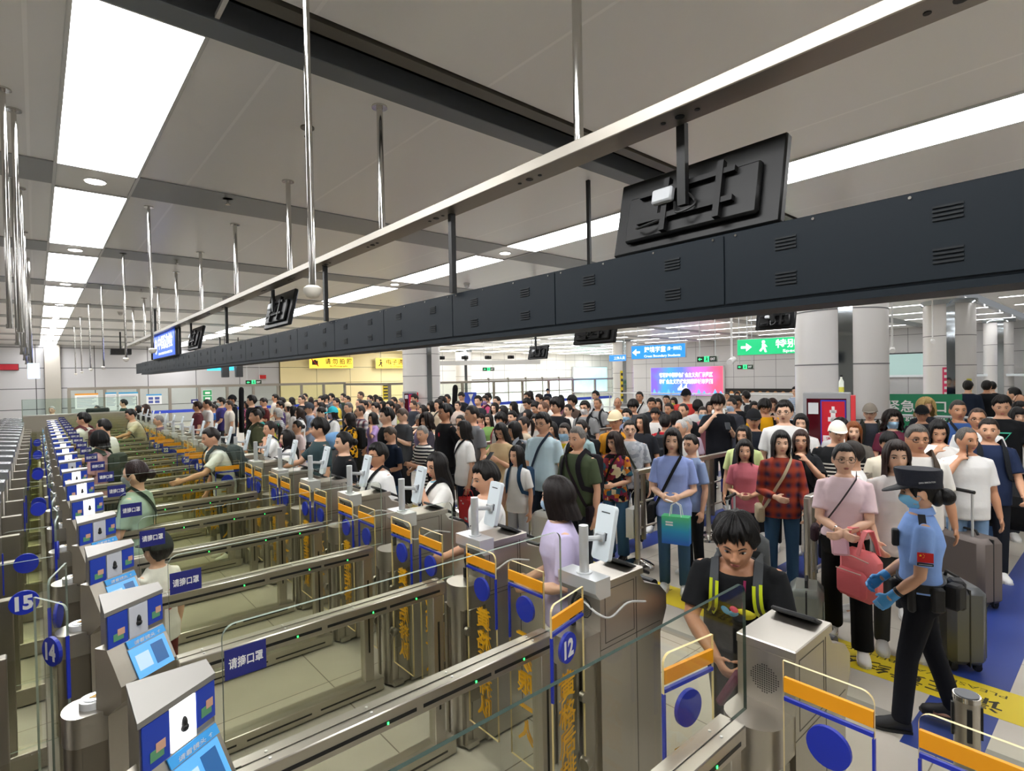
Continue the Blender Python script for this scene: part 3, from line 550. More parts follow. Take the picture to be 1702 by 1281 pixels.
def make_entry(t, k, near):
    b = MB().prism([(0, .02), (.50, .02), (.50, .84), (.56, .96), (.56, 1.04), (.50, 1.10), (.36, 1.15), (.30, 1.235), (0, 1.235)], -.108, .108, 'y')
    b.box(-.004, .35, -.112, .112, 1.2, 1.2375, bev=.004); b.build('cabinet', STEEL, t, False)
    for s in (-1, 1):
        a = MB()
        for q in ((.035, .27, 1.19, 1.194), (.035, .27, .93, .934), (.035, .039, .93, 1.194), (.266, .27, .93, 1.194), (.0, .5, .905, .909), (.285, .29, .1, 1.2)): a.box(q[0], q[1], s * .108 - .001, s * .108 + .001, q[2], q[3])
        a.build('access_door', mat('4a463f', .5), t, False)
    # pill post
    P = [(0, -.105), (0, .105), (-.1, .105)] + [(-.1 - .085 * sin(pi * i / 12), .105 * cos(pi * i / 12)) for i in range(1, 12)] + [(-.1, -.105)]
    MB().prism(P, .86, 1.0).build('post_head', STEEL, t)
    MB().cyl(-.1, .0, .02, .86, .07, 20).box(-.09, 0, -.08, .08, .02, .86).box(-.14, -.06, -.1, .1, .02, .05).build('post', STEEL, t)
    for s in (-1, 1):
        MB().box(-.165, -.15, s * .085 - .012, s * .085 + .012, .05, .86).box(-.125, -.05, s * .1 - .008, s * .1 + .008, .3, .86, bev=.003).build('hinge_plate', STEELD, t)
        MB().tube([(-.15, s * .115, .44), (-.15, s * .14, .44), (-.17, s * .14, .44)], .03, 12).tube([(-.15, s * .115, .75), (-.15, s * .14, .75)], .025, 12).build('clamp', STEELD, t)
    obj('speaker_grille', DOTS, t, mx=M.Translation((-.006, 0, 1.1)))
    MB().box(.30, .52, -.085, .09, 0, .018, bev=.006, mx=M.Translation((0, 0, 1.235)) @ M.Translation((.3, 0, 0)) @ M.Rotation(radians(27), 4, 'Y') @ M.Translation((-.36, 0, 0))).build('document_reader', BLACK, t)
    MB().box(.36, .47, -.06, .065, .018, .021, mx=M.Translation((0, 0, 1.235)) @ M.Translation((.3, 0, 0)) @ M.Rotation(radians(27), 4, 'Y') @ M.Translation((-.36, 0, 0))).build('reader_screen', mat('a8b2b8', .2, key='rdr'), t, False)
    MB().tube([(.5, -.07, 1.08), (.5, .07, 1.08)], .04, 12).build('scanner_hood', BLACK, t)
    if k != 11:
        MB().prism([(-.05, 1.2), (-.02, 1.165), (.06, 1.165), (.06, 1.262), (-.05, 1.262)], -.125, .125, 'y').build('camera_box', ALU, t, False)
        MB().tube([(.01, 0, 1.26), (.01, 0, 1.5)], .024, 16).tube([(.01, 0, 1.26), (.01, 0, 1.268)], .04, 16).build('mast', ALU, t)
        R = M.Translation((.15, -.02, 1.44)) @ M.Rotation(radians(-6), 4, 'Z') @ M.Rotation(radians(13), 4, 'Y')
        tb = MB().prism([(x - .062, z - .14) for x, z in rrect(.124, .28, .02, 4)], -.012, .014, 'x'); tb.v = [R @ V(p) for p in tb.v]
        tb.build('tablet', mat('d9e3e8', .35), t)
        MB().box(.0145, .016, -.055, .055, -.12, .12, mx=R).build('tablet_screen', mat('16202c', .15), t, False)
        MB().box(-.0135, -.012, -.03, .03, .098, .104, mx=R).box(-.0135, -.012, -.03, -.012, -.04, 0, mx=R).build('tablet_slot', mat('3a3f44', .5), t, False)
        MB().tube([(.02, 0, 1.43), (.09, -.01, 1.42), (.14, -.02, 1.42)], .014, 8).box(.11, .138, -.04, .01, 1.4, 1.44).build('bracket', ALU, t)
        if near:
            b = MB().cable([(-.03, .02, 1.17), (-.05, .03, 1.12), (-.03, .04, 1.06), (-.04, .04, 1.03)], .007, 6)
            b.tube([(-.02 - .0 * i, -.02 + .05 * cos(i * .6), 1.1 + .05 * sin(i * .6)) for i in range(11)], .003, 6)
            b.box(-.05, -.025, .03, .05, 1.0, 1.06); b.build('black_cable', BLACK, t)
            MB().cable([(-.02, -.02, 1.13), (-.01, -.1, 1.09), (.06, -.125, 1.06), (.2, -.12, 1.09), (.36, -.115, 1.05)], .006, 6).build('white_cable', mat('c9c9c6', .4), t)
def rail(k):
    return thing('lane_barrier', 'steel lane barrier with glass guard, %s in the gate row from the camera' % nth(k), 'lane barrier', (0, GY(k), 0), 0, 'steel lane barriers')
def make_rail(t, k):
    x0, x1 = .435, 1.8
    MB().box(x0, x1, -.048, .048, .975, 1.05, bev=.004).box(x0 + .02, x1 - .02, -.003, .003, 1.049, 1.0535).build('top_rail', STEELH, t)
    s_ = MB(); s2 = MB()
    for s in (-1, 1):
        for a, c in ((x0 + .06, x0 + .62), (x0 + .65, x0 + .98), (x0 + 1.0, x1 - .04)): s_.box(a, c, s * .0485 - .001, s * .0485 + .001, .998, 1.012)
        for xx in (x0 + .5, x0 + .9, x1 - .2): s2.box(xx - .003, xx + .003, s * .05 - .002, s * .05 + .002, 1.0, 1.008)
    s_.build('sensor_strip', BLACK, t, False); s2.build('indicator_light', LEDG, t, False)
    q = MB()
    for xx in (x0 + .1, x0 + .45, x0 + .8, x1 - .12):
        for yy in (-.022, .02): q.tube([(xx, yy, 1.049), (xx, yy, 1.0535)], .005, 8)
    q.build('rail_bolt', WHITEP, t)
    for xx in (x1 - .045, x0 + .05):
        MB().box(xx - .035, xx + .035, -.035, .035, .02, .975, bev=.003).build('post', STEEL, t)
        MB().box(xx - .006, xx + .006, -.0365, .0365, .3, .82).build('slot', BLACK, t, False)
    MB().box(x0, x1, -.006, .006, .10, .975).build('infill_glass', GLASS, t, False)
    b = MB().box(x0 - .05, x1 + .05, -.06, .06, .012, .10, bev=.004); b.build('plinth', STEEL, t)
    b = MB()
    for s in (-1, 1):
        for a in (x0, x0 + .46, x0 + .92): b.box(a + .03, a + .43, s * .061 - .001, s * .061 + .001, .045, .056)
    b.build('plinth_slot', BLACK, t, False)
    P = [(.41 + x, 1.05 + y) for x, y in rrect(1.48, .455, .04, 6, (0, 1, 1, 0))]
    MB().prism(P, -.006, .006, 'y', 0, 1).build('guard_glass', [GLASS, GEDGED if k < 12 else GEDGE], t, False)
    if k >= 12:
        so = MB().box(.414, .535, -.009, -.0062, 1.338, 1.43).build('mask_notice', mat('1d2370', .5), t, False)
        text('请摘口罩', .035, WHITEP, so, facing((0, -1, 0), (.475, -.0098, 1.385)), width=.1, bold=.018)
def kiosk(k): return thing('inspection_kiosk', 'steel exit kiosk with blue panels, %s from the camera, its light %s' % (nth(k), 'on' if KLIT(k) else 'off'), 'inspection kiosk', (.285, GY(k) + .045, 0), 0, 'exit inspection kiosks')
def KLIT(k): return k not in (13, 14, 15, 19, 23)
def make_kiosk(t, k):
    FL, FR_ = V((-.105, -.18, 0)), V((.10, -.045, 0)); n = V((FR_.y - FL.y, -(FR_.x - FL.x), 0)).normalized(); u = (FR_ - FL); L_ = u.length; u.normalize()
    z = V((0, 0, 1))
    def q(a, out, h): p = FL + u * (a * L_) + n * out; return V((p.x, p.y, h))
    top = [(-.105, .06), (.10, .06), (.10, -.045), (-.105, -.18)]
    MB().prism(top, .05, 1.05).build('body', STEEL, t, False)
    b = MB().prism(top, 1.05, 1.355); b.build('head', STEEL, t, False)
    b = MB().prism([(-.108, .063), (.103, .063), (.104, -.049), (-.109, -.19)], 1.355, 1.372); b.build('top_cap', mat('8b8883', .5, .35, key='steel_top'), t, False)
    # upper instruction panel: blue, light, blue
    up0, up1 = 1.225, 1.352
    def pan(name, a0, a1, h0, h1, o0, o1, m, th=.004):
        b = MB(); A = [q(a0, o0, h0), q(a1, o0, h0), q(a1, o1, h1), q(a0, o1, h1)]; B = [p + n * th for p in A]
        b.rings([A, B]); return b.build(name, m, t, False)
    PB = mat('2340a8', .4, emit=.08, key='kblue'); PC = mat('2f8fd0', .4, emit=.15, key='kcyan')
    pan('instruction_panel', 0.02, .35, up0, up1, .001, .001, PB); pan('instruction_panel', .72, .99, up0 + .02, up1, .001, .001, PB)
    if KLIT(k): pan('camera_light', .37, .70, up0 + .004, up1, .001, .001, mat('ffffff', .4, emit=2.2, key='klit'), .006)
    else: pan('camera_light', .37, .70, up0 + .004, up1, .001, .001, mat('c9ccd4', .4), .006)
    p = q(.535, .008, 1.29); MB().ball((p.x, p.y, p.z), (.009, .009, .02), 10).ball((p.x, p.y, p.z - .012), (.012, .012, .012), 10).build('camera_lens', BLACK, t)
    for a0, a1, h0, h1 in ((.08, .29, 1.245, 1.30), (.76, .95, 1.265, 1.32)):
        pan('card_picture', a0 + .02, a1 - .02, h0, h0 + .028, .006, .006, mat('5f9a72', .5), .001); pan('hand_picture', a0 + .09, a1, h0 + .018, h1 - .012, .0065, .0065, mat('d8a88c', .5), .001)
    # lower console, leaning out
    b = MB(); R = []
    for h, o in ((1.225, .0), (1.16, .035), (1.09, .07), (1.03, .07), (.97, .0)): R.append([q(0, o, h), q(1, o, h), q(1, -.06, h), q(0, -.06, h)])
    b.rings(R); b.build('console', STEELD, t, False)
    pan('caption_strip', .3, .98, 1.197, 1.222, .018, .004, PC, .005)
    F = facing(n, q(.64, .021, 1.209)); text('请看镜头 ↑', .018, WHITEP, t, F, width=.12)
    pan('screen', .28, .93, 1.085, 1.192, .076, .02, mat('5aa8e8', .3, emit=.3, key='kscr'), .004)
    pan('screen_picture', .34, .58, 1.11, 1.165, .0665, .0385, mat('b8d4ea', .3, emit=.2, key='kscp'), .001); pan('screen_picture', .64, .86, 1.105, 1.178, .070, .032, mat('2a5f98', .3, emit=.15, key='kscq'), .001)
    pan('caption_strip', .2, 1.0, .985, 1.02, .072, .072, PC, .003); text('请按手指', .022, WHITEP, t, facing(n, q(.6, .0765, 1.003)), width=.09)
    p = q(.75, .1, .975); MB().box(-.04, .04, -.04, .04, -.02, .02, bev=.008, mx=M.Translation(p)).build('fingerprint_reader', BLACK, t)
def exitpost(k): return thing('exit_gate_post', 'low rounded exit post with white round light, %s from the camera' % nth(k), 'gate post', (.1, GY(k) - .03, 0), 0, 'rounded exit posts')
def make_exit(t, k):
    P = [(.1, -.085), (.1, .085), (.0, .085)] + [(-.0 - .06 * sin(pi * i / 10), .085 * cos(pi * i / 10)) for i in range(1, 10)] + [(.0, -.085)]
    MB().prism(P, .87, .985).build('post_head', steel('c4c0b8', .34, (30, 30, 2), 'steel_l'), t)
    MB().cyl(0, 0, .02, .87, .055, 18).box(0, .09, -.07, .07, .02, .87).build('post', STEELD, t)
    MB().cyl(.045, 0, .985, 1.012, .05, 24).build('light_ring', mat('e4e4e2', .3), t); MB().cyl(.045, 0, 1.012, 1.016, .036, 20).build('lens', mat('a8adb0', .12, .6), t)
    MB().add([(.045 + .022 * (1 if i % 2 else .45) * cos(pi * i / 3), .022 * (1 if i % 2 else .45) * sin(pi * i / 3), 1.0175) for i in range(6)], [tuple(range(6))]).build('yellow_mark', YEL, t, False)
OPEN_E = {12: 'L', 20: 'L', 21: 'L', 23: 'L', 24: 'L', 19: 'L'}
proto = {}
for k in KS:
    near = k <= 15
    for nm, root, mk in (('e', entry, make_entry), ('r', rail, make_rail), ('k', kiosk, make_kiosk), ('x', exitpost, make_exit)):
        t = root(k)
        key = (nm, near if nm == 'e' else 0, k == 11 if nm == 'e' else 0, KLIT(k) if nm == 'k' else 0, k < 12 if nm == 'r' else 0)
        if key not in proto:
            if nm == 'e': mk(t, k, near)
            else: mk(t, k)
            proto[key] = t
        else:
            for ch in proto[key].children:
                if ch.name.startswith('glass_flap'): continue
                dup(ch, parent=t)
        if nm == 'e' and k < 30:
            # flap of the lane below (hinge on the -y side, lane k) and of the lane above
            if k == 12: flap(t, (-.15, -.13, 0), radians(192), 'L', 12, 1)
            elif k in OPEN_E: flap(t, (-.15, -.13, 0), radians(184), 'L', k - 1, 1)
            elif k > 10: flap(t, (-.15, -.13, 0), radians(-90), 'L', k - 1 if k > 11 else 11, 1)
            if k in (11,): flap(t, (-.15, .13, 0), radians(172), 'R', 12, -1)
            elif k + 1 in OPEN_E: flap(t, (-.15, .13, 0), radians(176), 'R', k, -1)
            else: flap(t, (-.15, .13, 0), radians(90), 'R', k, -1)
        if nm == 'x' and k < 29:
            if k == 14:
                flap(t, (.0, .27, 0), radians(255), 'L', None, 1, True, .3); flap(t, (-.13, -.26, 0), radians(-64), 'L', 14, -1, True, .25)
            elif k == 15:
                flap(t, (-.05, -.44, 0), radians(180), 'L', 15, 1, True, .25); flap(t, (-.05, .45, 0), radians(176), 'R', None, 1, True, .25)
            elif k > 15:
                flap(t, (-.0, -.1, 0), radians(-95 if k % 3 else 205), 'L', None, 1, True, .24); flap(t, (-.0, .1, 0), radians(95 if k % 3 else 150), 'R', None, -1, True, .24)
# far-left machine row
for i in range(24):
    y = 1.57 + .905 * i
    nm = 'steel gate machine in the far left row, %s from the camera' % (ORD[i] if i < 20 else ('fourth to last', 'third to last', 'last but one', 'farthest')[i - 20])
    if i == 0:
        t0 = t = thing('gate_machine', nm, 'gate machine', (-.62, y, 0), 0, 'steel machines of the far left row')
        MB().box(-.34, .34, -.12, .12, .02, 1.16, bev=.006).build('cabinet', STEEL, t)
        MB().prism([(-.35, 1.16), (.345, 1.16), (.345, 1.25), (-.1, 1.3), (-.35, 1.2)], -.125, .125, 'y').build('sloped_top', steel('c9ced2', .24, (3, 30, 3), 'steel_t'), t, False)
        s_ = MB()
        for s in (-1, 1): s_.box(-.25, .25, s * .121 - .001, s * .121 + .001, .95, .96).box(.2, .215, s * .121 - .001, s * .121 + .001, .3, .8)
        s_.build('slot', BLACK, t, False)
        MB().box(.345, .49, -.03, .03, .02, 1.03, bev=.004).build('end_post', STEELD, t, False)
        MB().box(.49, .60, -.005, .005, .12, 1.0).build('infill_glass', GLASS, t, False); MB().box(.345, .62, -.05, .05, .012, .13, bev=.004).build('plinth', STEELD, t, False)
    else: dup(t0, (-.62, y, 0), 0, nm)
# cross screen and booth at the far end of the aisle
t = thing('booth_screen', 'frosted glass and steel screen across the far end of the gates', 'screen', (1.0, 20.6, 0))
MB().box(-1.3, 1.35, -.03, .03, .1, 1.38).build('steel_panel', steel('a29c90', .4, (2, 40, 40), 'steel_s'), t, False); MB().box(-1.3, 1.35, -.05, .05, 1.38, 1.42).build('ledge', STEELH, t, False)
MB().box(-1.3, 1.35, -.006, .006, 1.42, 1.86, 0).build('glass_pane', glass((.86, .93, .9), 'glassf'), t, False)
MB().box(-1.3, 1.35, -.008, .008, 1.86, 1.868).box(1.35, 1.37, -.01, .01, 1.42, 1.868).box(-1.32, -1.3, -.01, .01, .1, 1.868).build('glass_edge', GEDGE, t, False)
t = thing('office_chair', 'dark office chair back showing over the far booth ledge', 'chair', (1.45, 21.6, 0)); MB().box(-.3, .3, -.05, .05, 1.3, 1.52, bev=.04).build('backrest', mat('1f2420', .7), t); MB().cyl(0, 0, 0, .5, .03, 10).box(-.25, .25, -.25, .2, .46, .54, bev=.03).box(-.03, .03, .05, .09, .5, 1.35).build('seat', BLACK, t)
# booth desks at the far left
t = thing('desk_booth', 'grey steel booth with pale panel at the far left end', 'booth', (-2.2, 24, 0)); MB().box(-1.6, 1.0, -.6, .6, 0, 1.5).build('counter', mat('7f7a70', .4, .5), t, False); MB().box(-1.6, .7, -.62, -.6, 1.55, 2.2).build('pale_panel', mat('c6d2d4', .4), t, False); MB().box(.72, 1.05, -.6, .6, 1.5, 2.6).box(-1.6, .72, -.6, .6, 2.2, 2.5).build('frame', STEELD, t, False)
t = thing('warning_strip', 'yellow and blue strip sign on the far left booth', 'sign', (-2.4, 23.3, 1.2)); MB().box(-.8, .8, -.01, .01, .06, .2, 0).box(-.8, .8, -.012, .012, -.1, .06, 1).build('strip', [mat('e0c020', .5), mat('3048b8', .5)], t, False)
t = thing('exit_sign', 'small red lit sign high on the far left wall', 'sign', (-1.0, YB - .1, 3.2)); MB().box(-.35, .35, -.05, .05, -.14, .14).build('face', mat('a01828', .5, emit=.3), t, False); MB().box(-.37, .37, .0, .06, -.16, .16).build('frame', BLACK, t, False)
t = thing('exit_sign', 'small red round-lamp box on the yellow-lit wall', 'sign', (10.9, YB - .2, 2.55)); MB().box(-.2, .2, -.05, .05, -.12, .12).build('face', mat('b01c1c', .5, emit=.2), t, False)
t = thing('hanging_monitor', 'small blue-white screen hanging at the far left', 'monitor', (-.05, 12.0, 2.5)); MB().box(-.05, .1, -.02, .02, -.13, .12).build('screen', mat('cfe0ff', .3, emit=1.5), t, False); MB().cyl(0, 0, .12, 1.85, .02, 8).build('pole', CHROME, t)
# litter on the lane floor
for l, x, y, a in (('crumpled white paper scrap on the lane floor', 1.0, 3.2, .3), ('grey paper sheet on the lane floor beside the kiosk', .62, 3.05, 1.2)):
    t = tag(MB().quad((-.05, -.04, .004), (.05, -.035, .006), (.045, .04, .012), (-.05, .035, .004)).build('paper_scrap', mat('dfe0dc', .8), None, False), l, 'paper'); t.location = (x, y, 0); t.rotation_euler = (0, 0, a)
# ---- floor markings
fm = MB().box(4.62, 5.05, -5, 22, .0, .0015); o = struct(fm.build('floor_marking_yellow', mat('d8c01e', .45), smooth=False))
for i in range(9):
    y = -1.05 + 2.62 * i
    text('请在黄线外排队候检', .19, mat('2a2610', .6), o, M.Translation((4.76, y, .002)) @ M.Rotation(radians(90), 4, 'Z'), width=1.9); text('PLEASE WAIT BEHIND THE YELLOW LINE', .07, mat('4a4412', .6), o, M.Translation((4.95, y, .002)) @ M.Rotation(radians(90), 4, 'Z'), width=1.9, bold=0)
b = MB()
for i in range(-1, 10):
    y = .62 + 1.82 * i; b.box(3.9 if i == 0 else 5.06, 13.5, y, y + .36, 0, .0012)
struct(b.build('floor_marking_blue', mat('2b3f86', .4), smooth=False))
struct(MB().box(4.10, 4.2, -5, 22, 0, .001).build('floor_marking_grey', mat('8e8b84', .4), smooth=False))
# ---- queue barriers
def barrier(label, x0, x1, y, h=1.14):
    t = thing('queue_barrier', label, 'queue barrier', (x0, y, 0), 0, 'steel queue barriers')
    n = max(1, round((x1 - x0) / 1.6)); L_ = x1 - x0
    for i in range(n + 1):
        x = L_ * i / n; MB().cyl(x, 0, .03, h if i else h - .02, .032, 16).build('post', STEEL, t)
        MB().tube([(x, 0, 0), (x, 0, .03), (x, 0, .06), (x, 0, .085), (x, 0, .1)], [.19, .185, .14, .08, .035], 24).build('base', CHROME, t)
    r = MB().box(.0, L_, -.03, .03, h - .06, h, bev=.006)
    for z in (.45, .75): r.tube([(0, 0, z), (L_, 0, z)], .014, 8)
    r.build('rail', STEELH, t)
    for i in range(n):
        x = L_ * (i + .3) / n; MB().box(x - .18, x + .18, -.035, -.028, .6, .78).build('blue_plate', mat('2a3a8c', .4), t, False)
    for i in range(n): x = L_ * i / n; MB().box(x + .1, x + .14, -.02, .02, .3, h - .05).build('upright', STEELD, t, False)
for i, y in enumerate((1.98, 3.9, 5.65, 7.5, 9.3, 11.1, 13.0, 15.0)):
    barrier('steel queue barrier with domed posts, %s from the officer' % ORD[i], 5.18 + .1 * (i % 2), 13.2 if i else 11.5, y)
t = thing('stanchion', 'short steel belt stanchion at the lower right beside the officer', 'stanchion', (2.78, .47, 0))
MB().cyl(0, 0, .03, .93, .043, 24).build('post', STEEL, t); MB().cyl(0, 0, .93, .95, .046, 24).build('rim', CHROME, t); MB().cyl(0, 0, .95, .953, .04, 24).build('cap', mat('55585c', .4), t); MB().tube([(0, 0, 0), (0, 0, .02), (0, 0, .04)], [.17, .16, .05], 24).build('base', CHROME, t)
b = MB()
for a in (0, 90, 180, 270): b.box(.04, .05, -.008, .008, .78, .91, mx=M.Rotation(radians(a + 20), 4, 'Z'))
b.build('belt_slot', BLACK, t, False)
# ================================================================ people
def g_(x, s): return exp(-(x / s) ** 2)
def skull(d, inf=0.0, face=True):
    x, y, z = d; X, Y, Z = x * (.0745 + inf), y * (.0955 + inf), z * (.1185 + inf)
    if z < 0:
        t = -z; X *= 1 - .30 * t ** 1.7; Y *= (1 - .42 * t if y > 0 else 1 - .06 * t)
    if face and y < 0:
        k = max(0, -y)
        ax = abs(X)
        Y += k * (.011 * g_(ax - .031, .017) * g_(Z - .003, .014) - .004 * g_(ax - .03, .03) * g_(Z - .027, .010) - .004 * g_(ax - .04, .02) * g_(Z + .028, .02)
             - .006 * g_(ax, .026) * g_(Z + .064, .020) - .011 * g_(ax, .022) * g_(Z + .102, .018) + .003 * g_(ax, .03) * g_(Z + .086, .008))
    return V((X, Y, Z))
def face_y(x, z):
    lo = None
    dz = z / .1185; kx = 1 - .30 * max(0, -dz) ** 1.7; dx = x / .0745 / kx
    r = 1 - dx * dx - dz * dz
    return skull((dx, -sqrt(max(r, .02)), dz)).y
HZ = 1.575
TORSO = {
 'm': [(.79, .10, .08), (.86, .158, .105), (.93, .165, .115), (1.0, .155, .108), (1.07, .15, .105), (1.16, .158, .11), (1.25, .172, .118), (1.32, .178, .115), (1.37, .158, .095), (1.415, .108, .075), (1.45, .066, .06)],
 'w': [(.79, .10, .08), (.86, .162, .11), (.92, .168, .115), (1.0, .142, .10), (1.07, .127, .092), (1.16, .138, .105), (1.245, .150, .125), (1.32, .152, .108), (1.37, .134, .088), (1.415, .092, .07), (1.45, .056, .054)],
 'h': [(.79, .13, .11), (.86, .205, .15), (.93, .215, .165), (1.0, .21, .168), (1.07, .205, .165), (1.16, .205, .16), (1.25, .208, .158), (1.32, .208, .142), (1.37, .185, .118), (1.415, .13, .09), (1.45, .075, .068)]}
TORSO['c'] = [(z, rx * .9, ry * .9) for z, rx, ry in TORSO['w']]
SH = {'m': .178, 'w': .156, 'h': .205, 'c': .142}; HIP = {'m': .088, 'w': .09, 'h': .115, 'c': .08}; TH = {'m': 1., 'w': .95, 'h': 1.38, 'c': .85}
# arms: (elbow, wrist) offsets (outward, forward, up); L then R
ARM = {'d': ((.055, -.01, -.285), (.02, .07, -.235)), 'f': ((.05, .01, -.28), (-.12, .2, -.03)), 'p': ((.04, .04, -.275), (-.08, .19, .12)), 'r': ((.07, .19, -.19), (.02, .235, -.05)),
       'e': ((.12, .17, -.16), (-.17, -.06, .19)), 'b': ((.07, -.1, -.26), (.02, -.05, -.24)), 'c': ((.03, .08, -.27), (-.2, .14, .06)), 'k': ((.12, .05, -.25), (.0, .22, .02)),
       'u': ((.10, .18, -.18), (-.15, .02, .2)), 'o': ((.05, .06, -.28), (-.02, .2, -.13)), 'g': ((.04, .13, -.25), (-.1, .19, -.11)), 'x': ((.02, .10, -.26), (-.16, .17, -.06)), 'n': ((.05, .05, -.28), (-.02, .17, -.17))}
def bend(p, lean):
    if not lean: return V(p)
    x, y, z = p; t = min(max((z - .9) / .42, 0), 1); a = lean * (t * t * (3 - 2 * t)); dz = z - .93
    if dz <= 0: return V(p)
    return V((x, y * cos(a) - dz * sin(a) * (.75 + .25 * t), .93 + dz * cos(a) + y * sin(a)))
def oval(z, rx, ry, lean, inf, n=22, ex=2.4, cy_=0.0):
    R = []
    for j in range(n):
        a = 2 * pi * j / n; c, s = cos(a), sin(a)
        R.append(bend((math.copysign(abs(c) ** (2 / ex), c) * (rx + inf), cy_ + math.copysign(abs(s) ** (2 / ex), s) * (ry + inf), z), lean))
    return R
class Pose:
    def __init__(s, body, arms, lean=0, hp=0, hy=0, legs=0, hs=1.07):
        s.body, s.arms, s.lean, s.hp, s.hy, s.legs = body, arms, radians(lean), radians(hp), radians(hy), legs
        s.S = []
        for i, sg in enumerate((1, -1)):
            S = bend((sg * SH[body], .008, 1.352), s.lean)
            (eo, ef, eu), (wo, wf, wu) = ARM[arms[i]]
            E = S + V((sg * eo, -ef, eu)); W = E + V((sg * wo, -wf, wu)); s.S.append((sg, S, E, W))
        nb = bend((0, .012, 1.45), s.lean); d = bend((0, .012, 1.47), s.lean) - nb; d.normalize()
        s.neck = nb
        hc = nb + d * .07 + V((0, -.012, .055))
        s.H = M.Translation(hc) @ M.Rotation(s.hy, 4, 'Z') @ M.Rotation(s.lean * .35 + s.hp, 4, 'X')
        s.hc = hc
        hs = 1.17 if body == 'c' else hs
        s.HM = s.H @ M.Scale(hs, 4)
        s.L = []
        h = HIP[body]
        for sg, (dx, dy, kb) in ((1, ((.0, .0, 0), (.02, -.14, 0), (.05, -.03, 0), (.03, -.2, .0))[legs]), (-1, ((.0, .015, 0), (.0, .17, .05), (.05, .05, 0), (.0, .28, .10))[legs])):
            hip = V((sg * h, 0, .86)); an = V((sg * (h + .012 + dx), .02 + dy, .085 + kb)); kn = (hip + an) / 2 + V((sg * .004, -.015 - .10 * kb - .05 * abs(dy), .02)); s.L.append((sg, hip, kn, an))
def pmk(m, name, mats, voxel, smooth=6):
    me = m.mesh('tmp', []); o = bpy.data.objects.new('tmp', me); COL.objects.link(o)
    r = o.modifiers.new('r', 'REMESH'); r.mode = 'VOXEL'; r.voxel_size = voxel
    s = o.modifiers.new('s', 'SMOOTH'); s.factor = .5; s.iterations = smooth
    dg = bpy.context.evaluated_depsgraph_get(); out = bpy.data.meshes.new_from_object(o.evaluated_get(dg)); bpy.data.objects.remove(o); bpy.data.meshes.remove(me)
    out.name = name; out.materials.clear()
    for q in mats: out.materials.append(q)
    out.polygons.foreach_set('use_smooth', [True] * len(out.polygons)); return out
def hand(m, sg, E, W, curl=.5, grip=0., k_=1.0):
    d = (W - E).normalized(); pn = V((-sg, .25, -.1)); pn = (pn - d * pn.dot(d)).normalized(); sd = d.cross(pn).normalized()
    if sd.y > 0: sd = -sd                        # thumb side forward
    m.tube([W - d * .02, W + d * .02, W + d * .055, W + d * .085], [.026 * k_, .032 * k_, .038 * k_, .036 * k_], 12, flat=.48, side=sd)
    for i, (ln, off) in enumerate(((.068, .029), (.078, .010), (.073, -.010), (.056, -.028))):
        c = curl + grip + .06 * i; b = W + d * .082 + sd * off; p1 = b + (d * cos(c * .6) + pn * sin(c * .6)) * ln * .55; p2 = p1 + (d * cos(c * 1.5) + pn * sin(c * 1.5)) * ln * .5
        m.tube([b - d * .015, b, p1, p2], [.0098 * k_, .0098 * k_, .0092 * k_, .0078 * k_], 8, dome=True)
    b = W + d * .025 + sd * .026; p1 = b + (d * .62 + sd * .6 + pn * .35) * .035; p2 = p1 + (d * .8 + sd * .2 + pn * .5) * .032
    m.tube([b - sd * .012, b, p1, p2], [.014 * k_, .0125 * k_, .0108 * k_, .0088 * k_], 8, dome=True)
SKIN = ['d3a283', 'c48f6e', 'e0b497']
def skin(i): return mat(SKIN[i], .48, key='skin%d' % i)
LIPS = mat('a8625a', .4); EYEW = mat('e6e2dc', .25); IRIS = mat('17100c', .2); BROW = mat('1c1512', .8)
PC_ = {}
